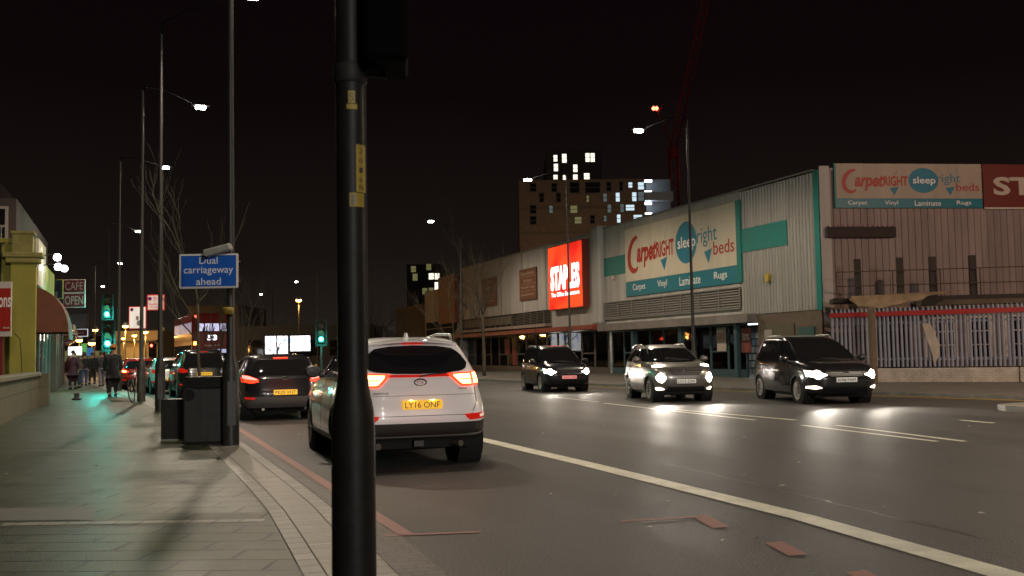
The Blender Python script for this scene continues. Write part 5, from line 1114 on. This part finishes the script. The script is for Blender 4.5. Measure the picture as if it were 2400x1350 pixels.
# litter bin and cabinet by the lamp column
q_ = G(512, 1046, .1); t = thing('litter_bin', 'dark twin-aperture litter bin standing around the lamp column base', 'litter bin', (q_.x-.06, q_.y+.62, .1), -YAW+.12)
b = MB(); b.box(-.37, .37, -.24, .24, .03, .85, .02); b.build('body', M_POLE, t); boxb('plinth', M_BLK, t, -.35, .35, -.21, .21, 0, .03)
b = MB(); b.prism([(-.38, .86), (.38, .86), (.38, .97), (.33, 1.02), (-.33, 1.02), (-.38, .97)], -.25, .25); b.build('lid', M_BLK, t); boxb('edge_strip', M_PLAS, t, -.07, -.05, -.255, -.242, .05, .84)
for x in (-.28, .30):
    b = MB(); b.lathe([(.09, -.262), (.075, -.262), (.06, -.255), (.0, -.25)] if 0 else [(.085, -.27), (.085, -.245)], 20, (x, 0, .76), 'Y'); o = b.build('aperture', M_DARK, t, True, 40); MB().tube([(x+.085*cos(a*pi/8), -.272, .76+.085*sin(a*pi/8)) for a in range(17)], .009, 6).build('aperture_rim', M_POLE, o)
q_ = G(422, 1035, .1); o = thing('utility_cabinet', 'low dark utility cabinet left of the litter bin', 'cabinet', (q_.x+.02, q_.y+.3, .1), -YAW); b = MB(); b.box(-.27, .27, -.14, .2, .03, .66, .01); b.build('body', M_POLE, o); boxb('plinth', M_GREY, o, -.26, .26, -.13, .19, 0, .03); boxb('door_seam', M_DARK, o, -.004, .004, -.144, -.141, .06, .66)
# blue direction sign with its lamp, on the near lamp column
bl = mat('sign_blue', (.012, .11, .50), .35, var=.12, vscale=4)
A = AT(420, 636, 14.95); B = AT(558, 635, 14.95); w = (B-A).length; zt = AT(489, 594, 14.95).z; zb = AT(489, 676, 14.95).z; d = B-A
t = thing('road_sign', 'blue sign reading Dual carriageway ahead on the nearest lamp column', 'road sign', ((A.x+B.x)/2, (A.y+B.y)/2, 0), atan2(d.y, d.x))
o = boxb('border', mat('sign_white', (.75, .68, .60), .35), t, -w/2, w/2, 0, .025, zb, zt, bev=.02); boxb('board', bl, t, -w/2+.028, w/2-.028, -.004, -.0005, zb+.028, zt-.028); h = zt-zb
l = MB(); l.text('Dual', 0, zb+h*.80, w*.31, h*.20, -.006, .003, .004); l.text('carriageway', 0, zb+h*.50, w*.84, h*.26, -.006, .003, .004); l.text('ahead', 0, zb+h*.20, w*.42, h*.20, -.006, .003, .004); l.build('lettering', M_TXTW, t)
m = MB()
for z in (zb+.12, zt-.12): m.box(-.1, .45, .03, .055, z-.015, z+.015)
m.build('bracket', M_POLEF, t)
t2 = thing('sign_lamp', 'pale grey sign lamp fixed above the blue road sign', 'sign lamp', (t.location.x, t.location.y, zt), t.rotation_euler.z); x0 = w*.12
hd = MB(); hd.box(-.2, .2, -.16, .02, -.05, .045, .02); o = hd.build('housing', M_GREY, t2); o.location = (x0+.08, -.1, .03); o.rotation_euler = (0, radians(-14), 0); MB().tube([(x0+.2, .12, .0), (x0+.15, 0, .12), (x0+.1, -.1, .06)], .015, 6).build('arm', M_POLEF, t2)
# parking plates
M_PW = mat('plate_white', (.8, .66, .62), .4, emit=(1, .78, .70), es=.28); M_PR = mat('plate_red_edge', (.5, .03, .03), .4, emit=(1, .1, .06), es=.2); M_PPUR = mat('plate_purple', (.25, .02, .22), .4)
t, w, zb, zt = facing_board('parking_sign', 'small pink-white parking plate on the second lamp column', 345, 386, 690, 728, 27.8, M_PW, (('Mon - Sat', .1, .80, .45, .1), ('7am - 7pm', .1, .66, .45, .1), ('Red Route', 0, .40, .7, .12), ('No stopping', 0, .22, .6, .1)), M_PR, frame=M_PR, dz=.01)
m = MB(); m.disc((-w*.33, zb+(zt-zb)*.74), w*.11, 16, -.024); m.build('symbol', M_PPUR, t)
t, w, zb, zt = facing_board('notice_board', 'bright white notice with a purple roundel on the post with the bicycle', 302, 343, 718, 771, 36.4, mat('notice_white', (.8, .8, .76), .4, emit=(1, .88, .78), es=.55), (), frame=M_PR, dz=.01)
m = MB(); m.disc((-w*.32, zb+(zt-zb)*.86), w*.1, 16, -.024); m.build('roundel', M_PPUR, t); m = MB(); m.disc((0, zb+(zt-zb)*.48), w*.13, 16, -.0245, .7); m.disc((w*.08, zb+(zt-zb)*.26), w*.16, 16, -.0245, .8); m.build('figure', mat('figure_grey', (.45, .43, .42), .6), t)
m = MB()
# yellow bands on posts
for px, py, Z, h in ((535, 728, 15.2, .1), (378, 773, 27.8, .12), (333, 806, 34.3, .1)):
    P = AT(px, py, Z); o = MB().lathe([(.079, -h/2), (.079, h/2)], 14).build('number_tag', M_STK, None, True); o.location = P; tag(o, {535: 'yellow number tag on the lamp column below the blue sign', 378: 'yellow number tag on the second lamp column', 333: 'yellow number tag on the column with the white notice'}[px], 'number tag')
# traffic signals
M_GRN = glow('green_signal', (.25, 1, .82), 14); M_GRNR = glow('green_signal_ring', (.0, .75, .62), 2.2); M_REDL = glow('red_signal', (1, .08, .05), 10); M_OFF = mat('unlit_lens', (.05, .02, .01), .2)
def signal(px, pylit, Z, lit, label, base=None, power=30):
    P = AT(px, pylit, Z); t = thing('traffic_signal', label, 'traffic light', (P.x, P.y, .1), -YAW*.6); zl = P.z-.1; zc = {'g': zl+.3, 'r': zl-.3}[lit]
    MB().lathe([(.07, 0), (.07, .6), (.055, .7), (.055, zc+.5)], 12).build('post', M_POLE, t, True, 40)
    h_ = MB(); h_.box(-.17, .17, -.17, -.06, zc-.48, zc+.48, .03); h_.box(-.26, .26, -.06, -.045, zc-.62, zc+.62, .0); o = h_.build('signal_head', M_BLK, t)
    for k, c in ((.3, 'r'), (0, 'a'), (-.3, 'g')):
        l = MB(); l.lathe([(.115, -.185), (.115, -.172)], 20, (0, 0, zc+k), 'Y'); on = c == lit; oo = l.build('lens', (M_GRNR if c == 'g' else M_REDL) if on else M_OFF, t, True, 40)
        if on and c == 'g': MB().lathe([(.078, -.191), (.078, -.186)], 20, (0, 0, zc+k), 'Y').build('lit_core', M_GRN, oo, True, 40)
        v = MB(); vs = []
        for i in range(11):
            a = -.2+(pi+.4)*i/10; vs += [(.135*cos(a), -.17, zc+k+.135*sin(a)), (.125*cos(a), -.36+.05*abs(cos(a)), zc+k+.125*sin(a))]
        v.add(vs, [(2*i, 2*i+1, 2*i+3, 2*i+2) for i in range(10)]); v.build('hood', M_BLK, t, True)
    if power: light('POINT', (0, -.55, zl), power, (.05, 1, .8) if lit == 'g' else (1, .05, .02), .12, None, t)
    return t
signal(253, 737, 47, 'g', 'upper green traffic light on the left, high above the pavement', power=210)
signal(255, 805, 40.5, 'g', 'lower green traffic light on the left, beside the walking man', power=230)
signal(753, 795, 46, 'g', 'green traffic light right of the lit advertising screen', power=90)
signal(356, 810, 88, 'r', 'small red traffic light against the yellow-lit building', power=10)
signal(240, 832, 92, 'r', 'tiny red traffic light behind the walking man', power=0)
for px in (727, 741):
    P = G(px, 876, .1); o = thing('bollard', 'slim bollard with amber band %s the green signal post' % ('well left of' if px == 727 else 'next to'), 'bollard', P); MB().lathe([(.06, 0), (.06, .75), (.05, .8), (.02, .86)], 10).build('post', M_BLK, o, True, 40); MB().lathe([(.063, .45), (.063, .72)], 10).build('band', mat('amber_band', (.6, .3, .04), .4, emit=(1, .45, .05), es=.2), o, True, 40)
# bicycle leaning on the notice post
def bicycle(loc, rz):
    t = thing('bicycle', 'bicycle leaning against the post below the white notice', 'bicycle', loc, rz); t.rotation_euler = (radians(-8), 0, rz); Rw = .34
    for x in (-.52, .52):
        m = MB(); m.tube([(x+Rw*cos(2*pi*i/24), 0, Rw+Rw*sin(2*pi*i/24)) for i in range(25)], .018, 6, False); o = m.build('wheel', M_RUB, t, True)
        s_ = MB()
        for i in range(12): a = 2*pi*i/12; s_.tube([(x, 0, Rw), (x+Rw*cos(a), 0, Rw+Rw*sin(a))], .003, 3)
        s_.tube([(x, -.04, Rw), (x, .04, Rw)], .02, 8); s_.build('spokes', M_CHR, o)
    m = MB(); bb = (-.08, 0, .3); sd = (-.22, 0, .82); hd = (.36, 0, .85)
    for a, b in ((bb, sd), (bb, (.33, 0, .78)), ((-.2, 0, .76), hd), (bb, (-.52, 0, Rw)), ((-.2, 0, .76), (-.52, 0, Rw)), (hd, (.40, 0, .62)), ((.40, 0, .62), (.52, 0, Rw))): m.tube([a, b], .016, 7)
    m.build('frame', M_STEEL, t, True); m = MB(); m.box(-.36, -.10, -.07, .07, .86, .91, .02); m.build('saddle', M_PLAS, t); m = MB(); m.tube([hd, (.37, 0, .98)], .012, 6).tube([(.30, -.28, .98), (.40, -.2, 1.0), (.38, 0, .99), (.40, .2, 1.0), (.30, .28, .98)], .013, 6); m.build('handlebar', M_CHR, t, True); m = MB(); m.tube([(-.08, -.1, .18), (-.08, -.04, .3), (-.08, .04, .3), (-.08, .1, .42)], .012, 6); m.build('crank', M_CHR, t); return t
q_ = G(322, 942, .1); bicycle((q_.x, q_.y+.1, .1), radians(75))

# ------------------------------------------------------------------ people
M_SKIN = mat('skin', (.38, .22, .15), .6)
def person(loc, rz, label, coat, trousers, hair, h=1.72, stride=.18, long=False, hat=None, lean=0., bag=None):
    t = thing('person', label, 'person', loc, rz); s_ = h/1.72
    def skin(name, V, E, Rr, m, par, root=0, sub=1):
        me = bpy.data.meshes.new(name); me.from_pydata([tuple(Vector(v)*s_) for v in V], E, []); me.materials.append(m); o = bpy.data.objects.new(name, me); COL.objects.link(o); o.parent = par
        sk = o.modifiers.new('Skin', 'SKIN'); me.skin_vertices.new() if not me.skin_vertices else None
        for i, r_ in enumerate(Rr): me.skin_vertices[0].data[i].radius = (r_[0]*s_, r_[1]*s_) if isinstance(r_, tuple) else (r_*s_, r_*s_)
        me.skin_vertices[0].data[root].use_root = True
        sb = o.modifiers.new('Sub', 'SUBSURF'); sb.levels = sb.render_levels = sub; o.modifiers['Skin'].use_smooth_shade = True; return o
    L = lean; yy = lambda z: L*(z-.9) if z > .9 else 0
    V = [(0, 0, .95), (0, yy(1.15), 1.15), (0, yy(1.38), 1.38), (0, yy(1.5)+.01, 1.49), (0, yy(1.56)+.02, 1.56), (0, yy(1.66)+.03, 1.66)]; E = [(0, 1), (1, 2), (2, 3), (3, 4), (4, 5)]; Rr = [(.15, .11), (.14, .10), (.17, .11), (.055, .055), (.075, .085), (.07, .085)]
    for sx in (-1, 1):
        st = stride*sx; b = len(V); V += [(sx*.10, 0, .88), (sx*.10, st*.6+.03, .48), (sx*.10, st-.02, .09), (sx*.11, st+.13, .04)]; E += [(0, b), (b, b+1), (b+1, b+2), (b+2, b+3)]; Rr += [.085, .06, .042, .035]
        b = len(V); V += [(sx*.19, yy(1.4), 1.41), (sx*.24, yy(1.1)-st*.5-.02, 1.12), (sx*.24, yy(.9)-st*.8+.06, .88), (sx*.235, -st*.9+.09, .80)]; E += [(2, b), (b, b+1), (b+1, b+2), (b+2, b+3)]; Rr += [.055, .042, .03, .032]
        # five fingers
        for k in range(5):
            c = len(V); V.append((sx*(.235-.0)+(k-2)*.004, -st*.9+.075+k*.014, .735+abs(k-2)*.008)); E.append((b+3, c)); Rr.append(.009)
    o = skin('body', V, E, Rr, M_SKIN, t)
    # trousers
    V = [(0, 0, .96)]; E = []; Rr = [(.155, .12)]
    for sx in (-1, 1): st = stride*sx; b = len(V); V += [(sx*.10, 0, .86), (sx*.10, st*.6+.03, .48), (sx*.10, st-.01, .12)]; E += [(0, b), (b, b+1), (b+1, b+2)]; Rr += [.10, .078, .065]
    skin('trousers', V, E, Rr, trousers, t)
    for sx in (-1, 1):
        m = MB(); st = stride*sx*s_; m.box(sx*.1*s_-.05, sx*.1*s_+.05, st-.1, st+.18, .0, .09, .025); m.build('shoe', M_PLAS, t, True, 50)
    V = [(0, 0, .90 if not long else .62), (0, yy(1.15), 1.15), (0, yy(1.38), 1.39), (0, yy(1.48), 1.47)]; E = [(0, 1), (1, 2), (2, 3)]; Rr = [(.19, .15) if not long else (.24, .2), (.185, .14), (.215, .145), (.09, .08)]
    if long: V.append((0, -.02, .30)); E.append((0, 4)); Rr.append((.26, .21))
    for sx in (-1, 1): st = stride*sx; b = len(V); V += [(sx*.21, yy(1.4), 1.40), (sx*.265, yy(1.1)-st*.5-.02, 1.12), (sx*.25, yy(.9)-st*.8+.06, .87)]; E += [(2, b), (b, b+1), (b+1, b+2)]; Rr += [.08, .068, .052]
    skin('coat', V, E, Rr, coat, t, 1)
    hr = MB(); hc = Vector((0, yy(1.66)+.02, 1.655))*s_; n = 14; prof = []
    for k in range(9): a = -.35+(pi/2+.35)*k/8; prof.append((max(.002, .098*cos(a))*s_, .115*sin(a)*s_))
    hr.lathe(prof, n, hc); hr.build('hair', hair, t, True)
    if hat: hm = MB(); hm.lathe([(.17*s_, 0), (.165*s_, .012), (.10*s_, .02), (.095*s_, .10), (.06*s_, .125), (.0, .13)], 16, hc+Vector((0, 0, .04))); hm.build('hat', hat, t, True)
    if bag: bm = MB(); bm.box(.24, .34, -.08, .22, .42, .76, .03); bm.build('handbag', bag, t)
    return t
cloth = lambda k, c: mat(k, c, .85, bump=.15, bscale=25)
def at_px(px, py): return G(px, py, .1)
person(at_px(264, 929), radians(3), 'man in a long dark coat and orange-lit hat walking away on the left pavement', cloth('coat_charcoal', (.014, .014, .017)), cloth('trousers_black', (.02, .02, .022)), cloth('hair_dark', (.02, .015, .012)), 1.78, .12, True, cloth('hat_tan', (.40, .14, .04)))
person(at_px(170, 912), radians(-20), 'person in a long burgundy coat standing by the shops on the left', cloth('coat_burgundy', (.05, .006, .018)), cloth('trousers_black', (.02, .02, .022)), cloth('hair_dark', (.02, .015, .012)), 1.75, .05, True)
person(at_px(186, 909), radians(60), 'person bending forward in a brown top next to the burgundy coat', cloth('top_brown', (.06, .03, .02)), cloth('trousers_dark', (.03, .03, .04)), cloth('hair_dark', (.02, .015, .012)), 1.66, .05, False, None, .35)
person(at_px(197, 904), radians(0), 'small figure in dark jacket and blue jeans near the glowing box sign', cloth('jacket_black', (.018, .018, .02)), cloth('jeans', (.06, .10, .22)), cloth('hair_dark', (.02, .015, .012)), 1.65, .2)
person(at_px(238, 905), radians(10), 'person in a grey jacket and pale trousers walking beyond the man in the long coat', cloth('jacket_grey', (.05, .05, .06)), cloth('trousers_pale', (.16, .16, .22)), cloth('hair_grey', (.1, .09, .09)), 1.72, .2)
person(at_px(216, 900), radians(170), 'distant person in black by the slim post on the left pavement', cloth('jacket_black', (.018, .018, .02)), cloth('trousers_black', (.02, .02, .022)), cloth('hair_brown', (.06, .035, .02)), 1.7, .15)
# ------------------------------------------------------------------ bare trees
M_BARK = mat('bark', (.085, .07, .045), .85, var=.35, vscale=8, bump=.4); M_BARKL = mat('bark_light', (.05, .046, .024), .85, var=.3, vscale=8)
def tree(loc, h, label, seed, spread=.5, r0=.06, trunk=.35, m=None, up=.6, levels=4, kids=3, grp=None, name='bare_tree'):
    rn = random.Random(seed); t = thing(name, label, 'tree', loc, 0, grp); tk = MB(); cr = MB()
    P = [Vector((0, 0, 0))]; d = Vector((0, 0, 1)); n = 6; hs = h*trunk
    for i in range(n): d = (d+Vector((rn.uniform(-.05, .05), rn.uniform(-.05, .05), .2))).normalized(); P.append(P[-1]+d*hs/n)
    tk.tube(P, [r0*(1-.35*i/n) for i in range(n+1)], 9); tk.build('trunk', m or M_BARK, t, True)
    def br(p, d, L, r, lv):
        k = 5; Q = [p]; dd = d
        for i in range(k): dd = (dd+Vector((rn.uniform(-.22, .22), rn.uniform(-.22, .22), up*.16))).normalized(); Q.append(Q[-1]+dd*L/k)
        cr.tube(Q, [max(.0028, r*(1-.6*i/k)) for i in range(k+1)], 5 if lv > 1 else 4, False)
        if lv == 0: return
        for j in range(kids+ (1 if lv > 1 else 0)):
            f = rn.uniform(.25, 1.0) if j else 1.0; q = Q[min(k, int(f*k))]; a = rn.uniform(0, 2*pi); s_ = rn.uniform(.5, 1.1)*spread*2
            nd = (dd+Vector((cos(a)*s_*.6, sin(a)*s_*.6, rn.uniform(-.1, .4)))).normalized(); br(q, nd, L*rn.uniform(.5, .75), max(.003, r*.5), lv-1)
    top = P[-1]; br(top, Vector((0, 0, 1)), (h-hs)*.55, r0*.6, levels-1)
    for j in range(4): a = 2*pi*j/4+rn.random(); br(P[-1-(j % 3)], Vector((cos(a)*spread*1.6, sin(a)*spread*1.6, .8)).normalized(), (h-hs)*.45, r0*.42, levels-2)
    cr.build('crown', m or M_BARK, t, True); return t
q_ = AT(472, 860, 22.5); tree((q_.x, q_.y, .1), 5.6, 'young bare street tree behind the blue road sign', 8, .48, .045, .45, M_BARKL, .6, 4, 3)
q_ = OX(1135, 870, 19.2); tree((19.2, q_.y, .1), 8.4, 'bare street tree in front of the stationery shed', 12, .55, .11, .42, None, .5, 5, 3)
GT = 'bare trees along the far part of the street'
for i, (px, py, Z, h, lb) in enumerate(((1066, 868, 74, 9, 'bare tree beside the blank orange panel'), (880, 866, 95, 9, 'faint bare tree just right of the signal post'), (520, 868, 62, 6, 'bare tree right of the bus behind the lamp column'), (575, 868, 60, 6.5, 'bare tree left of the advertising screen'), (648, 862, 78, 6, 'bare tree whose trunk crosses the advertising screen'), (930, 866, 105, 8, 'small faint bare tree above the white SUV roof'))):
    q_ = AT(px, py, Z); tree((q_.x, q_.y, .05), h, lb, 30+i, .5, .09, .3, None, .5, 4, 3, GT)
